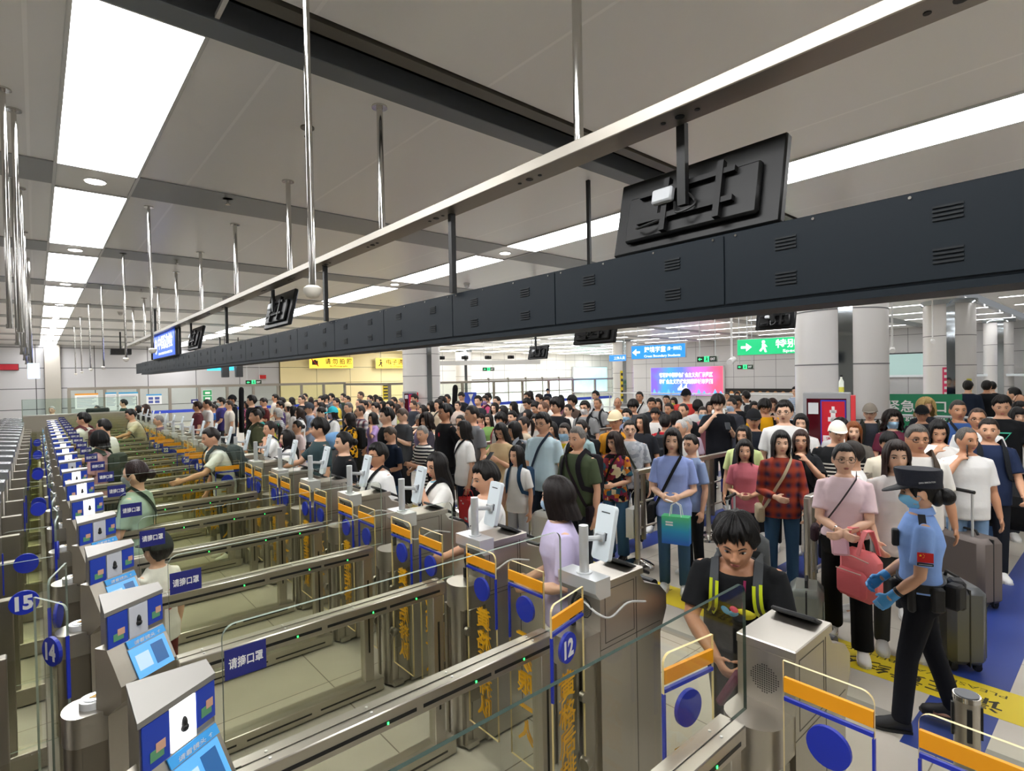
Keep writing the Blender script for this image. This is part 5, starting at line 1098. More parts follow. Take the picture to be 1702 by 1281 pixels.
PEOPLE = '''2.50 3.20 1.62;face=163 arms=rd hp=8 hair=short hc=14100e top=ececea bot=5a5f68;;man in printed white tee at the gate, seen from his left
2.66 4.10 1.59;face=169 body=w arms=uo hp=5 hair=long hc=14100f top=ecebe6 bot=2a3038;g sb=1b1b1e;woman with long black hair in white blouse, blue mask under her chin
2.55 5.00 1.61;face=184 arms=do hair=short hc=120f0e top=f0f0ee bot=30343c;g sb=1c1d20;man with glasses in white tee with black strap at the gate
2.62 5.95 1.66;face=175 body=w arms=do hair=bun hc=100d0d top=17181b bot=22242a;;woman in black tee with dark hair tied back at the gate
2.72 6.90 1.76;face=172 body=m arms=dr hair=fringe hc=15110f top=34474a bot=2c3036;;tall man in slate green tee reaching over the gate
2.60 7.75 1.57;face=174 body=w arms=rr hair=long hc=17110f top=efeeea bot=3c3c42;sb=2a2a2e;woman with long dark hair in white tee and dark apron dress
2.70 8.80 1.64;face=173 body=w arms=eo hair=pony hc=1e1512 top=eeeeec bot=2c3442;sb=27323e;woman with ponytail and green hair tie in white tee
2.95 10.40 1.76;face=179 arms=do hair=buzz hc=2a2422 top=474a33 bot=22242a;bp=c9cc18/2b2e20;man with buzz cut in olive tee and yellow backpack
1.80 7.75 1.69;face=181 arms=rd lean=14 hp=6 hair=crop hc=241d1a top=dfe4e0 bot=3a4046;bp=3c4647;man with short hair in pale tee and grey straps reaching into the lane
1.75 14.90 1.70;face=189 arms=ro lean=16 hp=8 hair=short hc=191412 top=e3ddcf bot=4a4e56;g sbr=5a6068;man with glasses in cream tee leaning over the far gates
2.10 14.00 1.57;face=186 body=w arms=oo lean=12 hair=crop hc=8e8a86 top=6f5d78 bot=3c3a44;;grey-haired woman in mauve top at the far gates
2.30 18.30 1.67;face=181 body=w arms=od hair=bob hc=3a231c top=23252a bot=24262c;;woman with reddish bob in dark jacket by the far screen
2.35 20.20 1.58;face=176 body=w arms=dd hair=long hc=17120f top=1c1d20 bot=22242a;;woman with black hair at the far screen edge
3.50 9.90 1.54;face=179 body=w arms=dd hair=bun hc=17120f top=d8c6c4 bot=2a2c34;;woman with black bun in pale pink top behind the yellow backpack
0.62 5.60 1.60;face=149 body=w arms=od hair=bun hc=251513 top=9fb6a4 bot=39403f;sb=23302a mask=c8d4d4;woman in sage green blouse with brown bun inside the gate lane
0.56 4.15 1.28;face=120 body=c arms=od hair=fringe hc=1a1715 top=e6e4dc bot=6b3230;cap=2c322f;child in dark cap and white tee with red letters inside the lane
0.62 9.10 1.62;face=149 body=w arms=od hair=shag hc=15110f top=c59aa0 bot=3b3f3c;cap=191a1c bp=303a34;person in black cap and pink shirt with dark backpack at the kiosks
0.78 10.60 1.71;face=150 body=h arms=kd hair=crop hc=15110f top=dcdfdc bot=3c4048;;heavy man in white polo seen from behind at the kiosks
0.66 13.10 1.72;face=144 arms=od hair=short hc=15110f top=e0e2e0 bot=3c4048;bp=5f3038;man in white tee with maroon strap at the far kiosks
1.50 22.60 1.56;face=234 hair=crop hc=4a4542 top=3a4040 arms=oo;;grey-haired officer seated behind the far booth ledge
2.20 22.40 1.73;face=182 hair=short top=1f3830 arms=oo;;man in dark green behind the frosted glass edge
0.35 21.90 1.61;face=247 hair=crop hc=b0aca6 top=d9cfb4 arms=oo;;white-haired person in cream behind the far aisle screen
-0.53 3.00 1.70;face=76 body=h arms=dd hair=short top=dedfe0 bot=4a4a50;;person in pale shirt cut off by the left edge
3.60 17.60 1.64;face=189 hair=crop hc=4a403a top=d8cc5a bot=30343c arms=dd;sb=151517;man in yellow tee carrying a black jacket near the far notices
4.00 18.30 1.59;face=178 hair=crop hc=2a2220 top=4078c8 arms=oo bot=2f4a84;;man in bright blue polo behind the yellow tee man
3.16 16.17 1.75;face=171 hair=short hc=3a2420 top=5c2a30;;short-haired man just behind the bright blue polo
3.49 16.66 1.79;face=182 hair=crop top=e4e4e2 arms=oo;;man in white shirt in front of the green notice
4.12 18.99 1.57;face=187 body=w hair=long top=9c4a2c arms=of bot=6a2a24;;woman with long black hair in rust orange top
4.06 17.67 1.80;face=177 hair=short top=3a3470 arms=of;mask=c4d4d6;masked man in purple-navy top holding white papers
4.36 19.61 1.63;face=177 body=w hair=bob top=1d1e22;;dark-haired woman between the white shirt and the masked man
4.07 16.79 1.73;face=175 hair=crop hc=3a302c top=d8d2c8;;short-haired man in front of the guitar case carrier
4.59 18.57 1.83;face=175 hair=crop top=1b1c20 arms=pd;cap=14161a;man in black cap carrying a tall guitar case
5.12 19.02 1.62;face=182 body=w hair=bob top=fl:b0567c-d88aa8-4a3040 arms=oo;;woman in pink floral top beside the tall man in black
4.21 15.18 1.89;face=177 hair=short top=17181b arms=dd bot=1c1d22;;tall man in black tee near the far partition, left
4.87 16.38 1.79;face=180 hair=crop hc=2a211e top=5a2426 arms=pp hp=18;;man in dark red bent over his phone
6.32 19.98 1.79;face=175 hair=short top=cfcac0;;man in pale shirt at the far partition left of the yellow wall
5.37 16.42 1.77;face=176 hair=short top=c2b9a8;;dark-haired man behind the purple-shirted youth
4.93 15.21 1.71;face=172 hair=short top=544470 arms=oo;;youth in purple shirt left of the beige cap
6.69 19.40 1.68;face=164 body=w hair=bob top=55545a;;woman with dark bob below the yellow wall's left edge
5.31 15.75 1.64;face=184 body=w hair=bob top=b8b2a8 arms=oo;cap=c9bda8;person in beige cap among the queue at left
5.80 16.01 1.83;face=183 hair=crop hc=3a302b top=202126 arms=dd;;man in black tee looking left, middle of the left crowd
7.47 20.26 1.78;face=189 hair=crop hc=241d1a top=383a36;;man whose head shows just above the black tee man
7.42 19.57 1.66;face=59 body=w hair=long hc=2c1c17 top=2b2a2e;;woman with long dark hair seen from behind, left crowd
7.01 18.03 1.60;face=216 body=w hair=mid top=b89a90 arms=pd;;woman with light top right of the long-haired woman
6.55 16.43 1.77;face=189 hair=short top=d0ccc4;;man with black hair in pale top below the yellow wall
6.86 16.87 1.79;face=181 hair=short top=404850;;man in grey-blue top below the yellow wall
7.23 17.32 1.81;face=183 hair=short top=70767e;bp=5b6470;man in grey tee with backpack below the no-photo sign
6.61 15.48 1.72;face=178 hair=short top=d8c04a;;dark-haired youth in yellow top left of the dark green shirt
7.74 17.55 1.80;face=188 hair=crop hc=211a17 top=2c3a30;;man in dark green shirt below the no-photo sign
7.36 16.39 1.75;face=182 hair=crop top=3a3c38;;man right behind the dark green shirt
5.57 13.99 1.67;face=170 hair=short top=4b4f58 arms=oo;;dark-haired person behind the cream-top boy
4.91 13.06 1.70;face=174 hair=crop hc=3a302b top=8898b0 arms=of;cap=3c4048;man in grey cap and pale blue shirt
5.42 12.02 1.73;face=176 hair=crop hc=6a6460 top=3a4250 arms=dd;;grey-haired man in dark shirt looking left, above the bob woman
4.74 11.91 1.65;face=182 hair=fringe top=d8d2c2;;boy with black fringe in cream top
4.73 11.27 1.67;face=177 body=w hair=bob top=e8e8e6 arms=oo;cap=35b4c4 sb=2e3848 mask=c8b8d0;person in teal cap and white tee with a navy strap
4.24 13.06 1.62;face=175 body=w hair=shag hc=c9c6bf top=st:b8b8b8-7d7f84 arms=fr lean=6;;white-haired person in grey striped shirt leaning on the rail
3.25 11.29 1.75;face=181 hair=short top=2f9a94 arms=of bot=3b3f48;;man in turquoise tee behind the ponytail woman
5.00 14.42 1.60;face=175 body=w hair=long hc=110e0e top=c8c4c0;;woman with long black hair behind the pink bag
4.54 12.68 1.63;face=168 body=w hair=long hc=2e1d15 top=e8e8e6 arms=dd bot=3b4048;sb=8a8a90;woman with brown hair in white tee and pink tote
4.55 10.05 1.60;face=180 body=w hair=bobf hc=17110f top=fl:e0a818-1b1a1a-c89018 arms=oo;bp=17181a;woman with black bob in yellow floral top and black backpack
8.17 17.15 1.85;face=171 hair=crop hc=4a3a32 top=3d4a32;;man in dark green standing tallest below the yellow person sign
6.86 14.50 1.71;face=183 hair=thin hc=4a403a top=40342e;;balding man below the tallest green-shirted man
7.99 16.11 1.75;face=179 hair=crop top=6a6458;;man left of the white-bloused woman at the back
9.38 18.47 1.68;face=184 body=w hair=mid top=dad4ca;;woman in white blouse at the back near the small red cabinet
8.03 15.56 1.70;face=180 hair=short top=8c8478;;dark-haired person right of the white-bloused woman
5.11 10.76 1.71;face=183 hair=thin hc=2c2420 top=pl:7a2c38-e2dcd6-26304e arms=dd;;balding man in red and navy plaid shirt
6.46 13.36 1.70;face=176 hair=short top=d2cec8;;dark-haired man behind the plaid shirt man's head
6.94 14.06 1.69;face=185 hair=crop hc=7a746e top=c9c0b2;;grey-haired person right of the plaid shirt man
5.91 11.65 1.71;face=182 hair=short top=a8aaa4;;black-haired man with square face above the lilac top woman
7.48 14.29 1.62;face=174 body=w hair=bob top=a49a92;;woman with dark bob above the sleeveless man
6.39 11.85 1.72;face=180 hair=short top=d0ccc6;;dark-haired man with glasses above the grey tee bald man
7.49 13.67 1.75;face=179 hair=crop hc=2a211d top=70665e;;man left of the small red cabinet
7.97 14.11 1.69;face=181 hair=crop hc=8c8781 top=8a8278;;grey-haired man before the small red cabinet
6.78 12.22 1.62;face=186 body=w hair=mid hc=2c1a15 top=cfd28a;;woman with brown hair in pale lime top
5.11 10.19 1.58;face=174 body=w hair=bob hc=17120f top=a88cc0 arms=ed bot=5a4a6c;;woman in lilac top resting her cheek on her hand
4.05 7.62 1.81;face=169 arms=dd hair=short hc=100d0c top=16171a ts=vest bot=22242a;;man in black sleeveless top beside the lilac woman
4.86 8.56 1.74;face=185 hair=buzz hc=5a4c42 top=43464a arms=pp hp=20 bot=24262c;;bald man in dark grey tee looking down at his phone
3.82 7.09 1.57;face=193 body=w hair=crop hc=4a3e34 top=1f2a3c arms=fo hp=20 bot=3c5878;;woman with short grey-brown hair in navy tee looking down
5.31 8.70 1.58;face=166 body=w hair=shag hc=8d8b88 top=a69ac8 arms=oo;;grey-haired woman in lavender top behind the striped shirt
5.10 8.17 1.63;face=167 body=w hair=curly hc=221814 top=4a4650;;person with dark curly hair beside the lavender top
4.10 6.61 1.59;face=187 body=w hair=crop hc=85837f top=st:e4e2da-1d2026-6.5 arms=cf bot=2b3a58 lean=5;;grey-haired woman in black and white striped top
8.56 14.35 1.78;face=182 hair=short top=6a3f70 arms=of hp=12;;man in purple shirt beside the small red cabinet
7.51 12.66 1.67;face=179 hair=crop hc=3a2f29 top=30343c;;short-haired person under the purple-shirted man
8.20 13.54 1.58;face=180 body=w hair=crop hc=7e7a76 top=5c4a54;;grey-haired woman under the purple-shirted man
7.11 11.54 1.60;face=178 body=w hair=bob hc=1b1513 top=8a5a50;;woman with black bob above the lavender top
7.67 12.06 1.66;face=179 body=w hair=longf hc=15110f top=cfc5b0 arms=oo;sb=2a2a2a;woman with long black hair in beige left of the black tee man
7.05 10.76 1.75;face=172 hair=short hc=1c1613 top=b9a890 arms=oo;sb=3a3a3a;man in tan shirt between the beige woman and black tee man
8.38 12.36 1.81;face=181 hair=crop hc=221b18 top=1e2a30 arms=dd;;man in dark top beside the upright guitar case
7.70 11.59 1.79;face=172 hair=short top=3e3c3a;;man whose head shows left of the guitar case man
4.83 7.19 1.84;face=175 hair=short hc=110e0d top=18191c arms=bd bot=1d1e22;;man in black tee with small red emblem
8.29 11.74 1.64;face=202 body=w hair=bun hc=2a1d18 top=d9c6ba;;woman in pale top right of the guitar case
9.56 13.34 1.82;face=190 hair=short hp=18 top=22252a arms=pp;;man looking down in front of the blue standing sign
5.66 7.95 1.59;face=190 body=w hair=bun hc=1b1513 top=b9b4ae arms=od;;woman with tied hair leaning on the rail behind the white tee
4.46 6.18 1.65;face=169 body=w hair=bob hc=17120f top=ecebe8 arms=dd bot=27303f;sb=1c1c1f;woman with dark bob in white tee holding a red paper bag
4.90 6.58 1.83;face=178 hair=crop hc=1d1714 top=74767a arms=dd bot=2e3138;;tanned man in grey tee behind the white tee bob woman
8.18 10.72 1.80;face=189 hair=short top=2c2e34;;dark-haired man right of the blue standing sign
9.35 11.94 1.74;face=181 body=w hair=short hc=2a1d18 top=c8547c ts=tee;mask=b49ad0 bp=4a1f2e;person in pink top with purple mask
9.69 12.24 1.80;face=178 hair=short top=d8d6d2;;man whose hair shows above the purple mask
8.60 10.51 1.78;face=194 hair=crop hc=26201c top=5c5e62;;man with short hair below the bright glass doors
7.89 9.72 1.66;face=200 body=w hair=mid top=e0dcd6 arms=dd;;pale woman with black hair in white, facing the gates
7.23 8.64 1.66;face=171 body=w hair=long hc=141010 top=3a3438;;woman with long black hair turned away, mid crowd
7.84 10.21 1.39;face=187 body=c hair=fringe hc=2a1b15 top=b0786a;;child peeping behind the grey tee man
6.71 8.46 1.53;face=189 body=w hair=mid hc=1b1412 top=7aa05a;;young person in green print behind the backpack youth
5.90 7.12 1.64;face=180 hair=mop top=e4e2dc arms=dd;bp=8c2436;youth in white with maroon backpack straps
6.80 7.86 1.60;face=190 hair=short top=c2b8a8;;tan-faced man with heavy black hair, mid crowd
8.78 10.09 1.64;face=166 body=w hair=longf top=38343a;;woman with dark fringe behind the tan-faced man
4.77 5.75 1.63;face=192 body=w hair=long hc=110e0e top=c3ab84 arms=pp hp=24 ts=dress bot=c3ab84;g;woman with long black hair in beige dress looking at her phone
5.23 6.00 1.59;face=181 body=w hair=bobf hc=14100f top=24262a arms=dd;bp=8d939c;woman with black bob in dark tee behind the girl
5.80 6.43 1.62;face=169 body=w hair=pony hc=221815 top=c9b9a2 arms=dd;;woman in beige tee with dark ponytail
4.24 4.83 1.43;face=200 body=c hair=long hc=16110f top=ecebe8 arms=dd bot=b4b6ba bs=wide;bp=27405a;girl with long hair in white tee and dark blue backpack
8.04 8.78 1.78;face=186 hair=short hp=22 top=34363a;;man with bowed dark head below the bright doors
7.28 7.95 1.60;face=169 body=w hair=long top=b8a59a;;woman with dark hair under the bowed man
7.71 8.16 1.73;face=191 hair=short hp=20 top=6a4f40;;second bowed dark-haired man below the bright doors
6.88 7.10 1.79;face=167 hair=thin hc=6a4a38 top=b4744a;;man with tanned balding head seen from behind
9.29 9.72 1.81;face=190 hair=short top=cfd2d6;;man with dark hair above the bowed heads
10.69 11.68 1.79;face=188 hair=short hc=2a201b top=e0ddd8;;man with brownish hair left of the guard
12.60 13.62 1.76;face=167 body=w hair=mid top=3c3a40;;woman with dark hair beside the brownish-haired man
21.00 21.30 1.57;face=203 hair=crop top=1d2638 ts=long bot=1d2638;cap=1a2236;guard in navy uniform and cap before the bright doors
8.70 8.84 1.78;face=188 hair=short top=e2e0dc;;man in white with straight dark hair below the guard
6.72 6.61 1.87;face=191 hair=mop hc=110e0d top=17181c arms=dd;g;young man with glasses in black tee, centre of the crowd
11.92 11.52 1.67;face=184 body=w hair=longf top=9a6a78;;woman with long dark hair behind the black tee youth
4.75 4.91 1.79;face=193 hair=short hc=15110f top=bcd3dc arms=dd bot=2a3242;g sb=27313f;man with glasses in pale blue shirt with a dark strap
5.98 5.98 1.54;face=186 body=w hair=bob hc=110e0e top=3a3c42;;person with black hair hidden behind the pale blue shirt
6.24 6.61 1.62;face=200 body=w hair=mid top=b0aca8;;woman in grey peering left of the pale blue shirt
5.22 4.99 1.63;face=198 body=w hair=bun hc=241812 top=d8b822 arms=dd bot=2a2c34;mask=a4c8e4 bp=1d1e22;woman in yellow blouse with white scarf and blue mask
8.33 7.85 1.66;face=178 body=w hair=bun hc=15110f top=e6e4e0 arms=od;;woman in white tee with dark bun, profile
9.26 8.61 1.79;face=187 hair=mop top=5c4c44;;dark-haired man left of the white mask man
7.72 6.85 1.77;face=195 hair=short hc=16110f top=8a8b8c arms=dd;g mask=e4e2e2 bp=1c1d20;man in grey tee with white mask and black backpack
11.83 10.09 1.81;face=180 hair=short top=d6d8da;;man before the cyan light box
9.41 7.97 1.74;face=193 hair=thin hc=5a4a40 top=9c9d9e arms=dd;bp=26272a;thin-haired man in grey tee with backpack straps
10.04 7.91 1.73;face=196 hair=bald hc=5e544c top=b0703a;;bald man in orange-brown top
11.17 8.13 1.83;face=200 hair=crop top=e2e2e0;sb=2a2c30;man in white left of the slogan screen
8.86 6.60 1.75;face=193 hair=mop hp=20 top=4a4c50;;man with thick bowed hair behind the beige cap
5.75 5.17 1.63;face=180 body=w hair=bun hc=1b1412 top=9db9bc arms=dd;bp=18191c;woman with bun in pale teal shirt and black backpack
4.28 3.91 1.71;face=184 hair=crop hc=7c7874 top=48533c arms=dd bot=2c3036;bp=1d1a1f sbr=231a20;old man with grey hair in olive tee and dark backpack
6.12 4.87 1.73;face=200 hair=crop hc=2a211c top=c98a24 arms=do sk=1 bot=33363c;g cap=dccdaa sb=241d19;man in beige cap and mustard tee
7.92 6.04 1.64;face=194 body=w hair=short hc=110e0d top=7c84a0;mask=9cc8e6;person with blue mask behind the mustard tee
5.86 4.43 1.65;face=209 hair=crop hc=1b1613 top=fl:a9adb2-8f949b-b9bcc0 arms=dd;g sbr=3c4038;man with glasses in grey mottled tee
5.32 4.25 1.54;face=192 body=w hair=wave hc=2c1d18 top=mu:1b1a1c-c8782a-7a2848-2f5a6a-d8c8a0-8a3038 arms=fd bot=3e6080 bs=wide shoes=1b1c1f;g sb=1a1614;woman in bright patchwork blouse and wide blue jeans
6.63 4.78 1.67;face=193 body=w hair=long hc=110e0e top=22242a;;woman with long black hair behind the grey mottled tee
8.73 6.01 1.61;face=199 hair=fringe hc=15120f top=e6e4e0;;young man in open white shirt facing front
4.95 3.20 1.68;face=206 body=w arms=ff hair=mid hc=191211 top=93a5dc bot=3b5874 shoes=e9e9e8 vox=.008;sb=1d1d20;woman in periwinkle blue tee and jeans holding a gift bag
11.88 7.84 1.72;face=199 hair=crop top=b9b2aa;;man below the slogan screen's left corner
9.19 6.01 1.69;face=196 hair=crop hc=241c18 top=6a4238 sk=1;;dark-skinned man in brown behind the red jacket
12.35 7.93 1.64;face=201 body=w hair=mid top=d0503c;mask=d8d45a;person in red with yellow mask below the screen
7.40 4.91 1.61;face=25 hair=short top=a8202c;bp=2b2d31;person in red jacket seen from behind
7.89 5.04 1.62;face=7 hair=mop top=2a2c30;;person with thick black hair seen from behind
9.69 6.75 1.75;face=198 hair=short top=2e3036;;distant man below the slogan screen, left
10.46 7.12 1.70;face=196 body=w hair=mid top=3a3c42;;distant woman below the slogan screen
10.92 6.70 1.89;face=194 body=h hair=crop top=d0423c;cap=15161a;stout man in black cap and red tee
8.48 5.26 1.73;face=197 hair=thin hc=2a221e top=202226;;man with receding hair in black tee
10.27 6.04 1.69;face=28 hair=mop top=d8d8d6;;person with black hair seen from behind, in white
9.06 5.23 1.65;face=216 body=w hair=bun hc=2a1c17 top=b4707c;mask=84b8dc;woman in dusty pink with blue mask
8.47 4.61 1.89;face=219 hair=mop hc=1b1210 top=15171d arms=pu hp=22 bot=16181e;;young man in black tee with white headphones round his neck
9.91 5.12 1.77;face=164 hair=crop top=3a3c44;mask=b4cbe4;man with blue-white mask turned right
10.39 5.26 1.79;face=201 hair=short hp=18 top=191b1f;;man in black bowing right of the masked man
12.97 6.34 1.81;face=56 hair=crop top=e6e4e0;bp=2c2e33;man in white tee seen from behind before the portraits
6.85 4.29 1.60;face=180 hair=thin hc=c9c6c2 top=e8e6e2 arms=dn bot=1c1d21;sb=1b1b1e;white-haired old man in white shirt with black strap
7.27 4.46 1.60;face=188 hair=crop hc=c2c0bc top=b9a4b6;;grey-white haired person behind the old man
5.50 3.32 1.57;face=162 body=w hair=crop hc=16110f top=8d9fc2 arms=dd bot=16171b;;short-haired person in light blue behind the gift bag woman
7.37 3.50 1.73;face=210 hair=crop hc=2a2420 top=20242e sk=1;cap=17181b;man in black cap and dark navy tee
9.38 4.26 1.78;face=215 body=h hair=mop hc=15110f top=e2a412 arms=uo hp=22;g bp=17181b;heavy young man in bright yellow tee with black straps
11.29 4.97 1.70;face=196 body=w hair=wave hc=3a2219 top=c2aea2;;woman with wavy brown hair behind the yellow tee
7.11 2.98 1.88;face=206 hair=short hc=120f0e top=dedddb;g;man with glasses in white left of the hydrant cabinet
6.40 3.16 1.61;face=201 body=w hair=long hc=15110f top=cfdc9a;bp=2a2a2e;woman with long black hair in pale lime top
5.99 2.95 1.48;face=207 body=c hair=mid hc=17120f top=c9707a arms=ff bot=2a2c33;;girl in pink tee in front of the lime top woman
5.75 2.45 1.64;face=212 body=w arms=nf hair=mid hc=15110f top=pl:8a3026-2a2b42-a8482c ts=long bot=34506c shoes=3a3a3c vox=.009;sb=b8a88c;woman in red and navy plaid shirt
7.66 3.00 1.68;face=198 body=w hair=mid hc=120f0e top=e6e6e4;;woman with black hair in white tee beside the hydrant cabinet
6.30 2.47 1.61;face=189 body=w hair=long hc=38221a top=18191c arms=ud bot=5a6068;g bp=26282b;woman with brown hair and glasses in black tee
6.97 2.33 1.65;face=211 body=h hair=crop hc=15110f top=stlow:17181a-d6d2c8 arms=ff;cap=ece8da;person in white cap and black tee with white stripes
9.43 3.12 1.59;face=194 body=w hair=mid hc=3a2219 top=d2cec8;;brown-haired person before the hydrant poster
8.01 2.64 1.61;face=202 hair=mop top=d2d2d0;;person with black hair hidden behind the white cap
7.63 2.37 1.61;face=200 body=w hair=mid hc=8a4e26 top=6a6660;;woman with ginger-brown hair right of the white cap
9.64 2.77 1.72;face=207 hair=crop hc=1d1714 top=3c4048;g cap=8d857a bp=33352f;man in grey cap and glasses in dark polo
9.09 2.34 1.66;face=213 body=w hair=curly hc=1d1512 top=6e3044;g mask=a4cce8;woman with curly dark hair and blue mask
5.60 1.75 1.61;face=114 hair=buzz hc=2c2521 top=ececea arms=od bot=b9bcc2;g;man in white tee turned away behind the pink tee
6.98 1.83 1.57;face=213 hair=fringe hc=110e0e top=e0d8c4 hp=14;;boy with short black hair in cream tee looking down
11.12 2.39 1.75;face=207 body=w hair=curly hc=d8b878 top=2a2c33;;person with fluffy blonde hair
10.56 2.32 1.66;face=206 hair=crop top=24262c sk=1;g cap=15171a;man in black cap and glasses with a mask under his chin
5.98 1.35 1.75;face=210 hair=crop hc=5a5652 top=e8e6e2 arms=dn sk=1 bot=2b3038;g bp=4a4038;older man with black glasses in white tee
5.15 1.30 1.68;face=206 body=w hair=mid hc=2a1a15 top=e2dedc;;woman with chestnut hair and closed eyes behind the officer
7.31 1.46 1.71;face=212 body=w hair=long hc=0f0c0c top=ecebe8 arms=pu hp=22 bot=e4e2dc bs=shorts;;woman with long black hair in white tee and white shorts
9.09 1.61 1.84;face=206 hair=buzz hc=3a342f top=3a5a94 sk=1;sbr=23262c;man in blue tee with dark strap
6.87 1.15 1.67;face=216 hair=thin hc=5f5a55 top=e6e6e6 arms=de bot=7d9cc0 sk=1;;old man in white tee talking on a phone
8.49 1.32 1.77;face=192 hair=thin hc=4a3a30 top=e9eaea arms=dd bot=4c6c9c sk=1;g bp=3c4a5c;man with glasses in white tee with blue print
7.67 1.10 1.71;face=203 hair=crop hc=2a221d top=24304e arms=od bot=1d2028;bp=22262c;man in navy tee behind the white tee with blue print
9.63 1.25 1.88;face=194 hair=short hp=14 top=17191c;;man in black tee with a green triangle print
12.18 1.36 1.81;face=205 hair=bald hc=5a4a40 top=4a4c52 sk=1;g;bald man at the right edge
10.93 1.22 1.74;face=201 hair=short hc=110e0e top=2a2c32;;dark-haired person at the right edge below the bald man
10.29 1.17 1.69;face=208 body=w hair=longf hc=110e0e top=e4e4e2 bot=22242a;sb=1c1c1e;woman with black fringe in white at the right edge
17.50 2.90 1.94;face=16 hair=short top=1b2434 ts=long;;man in navy behind the right fence, leftmost of three
17.90 2.60 1.93;face=-4 hair=short top=15171b ts=long;;man in black leaning on the right fence, middle of three
19.30 2.70 1.89;face=5 hair=crop top=17191d ts=long;;man in black by the right fence, rightmost of three
19.00 5.20 1.76;face=24 body=w hair=long hc=120f0e top=2a2c30;;woman with long dark hair at the far service counter
14.50 1.70 1.86;face=89 hair=crop top=1d2634;;man in navy half cut off by the right edge
16.50 6.60 1.81;face=165 hair=short top=st:dfe3e8-5a7ca8 arms=od;;man in white and blue striped shirt at the far fence
17.50 9.20 1.60;face=205 hair=crop top=c8b8a8;;distant man before the left end of the portraits
17.00 8.60 1.64;face=198 body=w hair=mid hc=2a1a16 top=7c6a64;;distant woman with reddish dark hair at the portraits
10.85 5.14 1.66;face=202 body=w hair=mid top=8a7a70;;woman with dark hair between the white tee and yellow tee
10.83 6.08 1.64;face=198 body=w hair=bob top=4c3c40;;woman hidden left of the headphones youth'''
# ================================================================ principal figures
def parse_people(txt):
    for l in txt.strip().split('\n'):
        a, kv, ex, lab = l.split(';'); x, y, h = map(float, a.split()); d = {}
        for q in kv.split():
            k_, v = q.split('=', 1); d[k_] = v
        for k_ in ('face', 'lean', 'hp', 'hy', 'vox'):
            if k_ in d: d[k_] = float(d[k_])
        for k_ in ('legs', 'sk'):
            if k_ in d: d[k_] = int(d[k_])
        d.setdefault('face', 180.0)
        if 'sk' not in d: d['sk'] = (0, 2, 0, 0, 2, 1)[hash_(lab) % 6] if d.get('body') != 'w' else (0, 2, 2, 0)[hash_(lab) % 4]
        if 'bot' not in d: d['bot'] = ('22252c', '2f3a4c', '3a3c40', '4a5058', '1b1c20')[hash_(lab) % 5]
        if 'hy' not in d: d['hy'] = float((-14, 0, 0, 12)[hash_(lab) % 4])
        if 'arms' not in d: d['arms'] = ('dd', 'oo', 'dd', 'od')[hash_(lab) % 4]
        far = (x * x + y * y) ** .5
        d.setdefault('vox', .0085 if far < 5.6 else .0105 if far < 9.5 else .013)
        yield lab, x, y, h, ex, d
REG = {}
for lab, x, y, h, ex, d in parse_people(PEOPLE): REG[lab] = person(lab, x, y, h, ex=ex, **d)
def find(s):
    for l in REG:
        if s in l: return REG[l]
def W2(tp, p):
    return t_mat(tp[0]) @ V(p)
def part(tp, name, mb, m, smooth=True): return mb.build(name, m, tp[0], smooth)
def chest_text(tp, body, size, col, x, z, inf=.04, **k):
    p = surf(tp[1], x, z, True, inf); return text(body, size, mat(col, .8), tp[0], facing((p.x * 1.2, -1, 0), p), 'shirt_print', **k)
# ---- officer
ARM['O'] = ((.05, .03, -.285), (-.04, .15, -.17)); ARM['Q'] = ((.03, .05, -.28), (-.10, .17, -.13))
tp = person('police officer in light blue shirt, black cap and blue mask standing beside the queue', 4.17, .93, 1.60, 108, 'w', 'OQ', 0, 6, 0, 1, 'flat', '0e0c0c', '8cb0f0', 'tuck', '15171e', '', '121316', 0, 'mask=7cc0e4', 'officer', .0065)
t, P = tp; H = P.HM
c = MB(); R = []
for z, r, ry in ((.038, .094, .113), (.06, .097, .117), (.135, .104, .126), (.148, .100, .122), (.15, .06, .07)): R.append([V((r * cos(2 * pi * j / 32), .004 + ry * sin(2 * pi * j / 32) + .012 * (z - .038), z + .012 * sin(2 * pi * j / 32) * -1)) for j in range(32)])
c.rings(R); hat = c.build('cap', mat('161a28', .8, bump=.2), t, mx=H)
setmat(obj('hair_bun', MB().ball((0, 0, 0), (.058, .05, .052), 16, mx=H @ M.Translation((0, .128, -.03))).ball((0, .08, -.03), (.07, .04, .06), 14, mx=H).mesh('hair_bun', [BLACK], 2), t), hairmat('0e0c0c'))
v_ = MB(); A = []
for dz in (0, .007):
    A += [V((.094 * cos(radians(-90 + (q - 6) * 14)), .113 * sin(radians(-90 + (q - 6) * 14)), .045 + dz)) for q in range(13)] + [V((.098 * cos(radians(-90 + (q - 6) * 12.5)), .112 * sin(radians(-90 + (q - 6) * 12.5)) - .085 * max(0, cos((q - 6) / 6 * pi / 2)) ** .7, .045 - .035 * cos((q - 6) / 6 * pi / 2) + dz)) for q in range(12, -1, -1)]
v_.add(A, [tuple(range(26)), tuple(range(51, 25, -1))] + [(i, (i + 1) % 26, 26 + (i + 1) % 26, 26 + i) for i in range(26)]); v_.build('visor', mat('12151f', .6), hat)
text('CHINA IMMIGRATION', .014, mat('c8ccd0', .6), hat, facing((.9, .3, 0), (.101, .035, .075)), 'cap_lettering', width=.09)
sg, S, E, W = P.S[0]
am = S + (E - S) * .5; out = V((1, .12, -.0)); F = facing(out, am + out.normalized() * .074)
MB().box(-.042, .042, -.03, .03, -.002, .004, mx=F).build('flag_patch', mat('d81e20', .7), t, False)
st = MB()
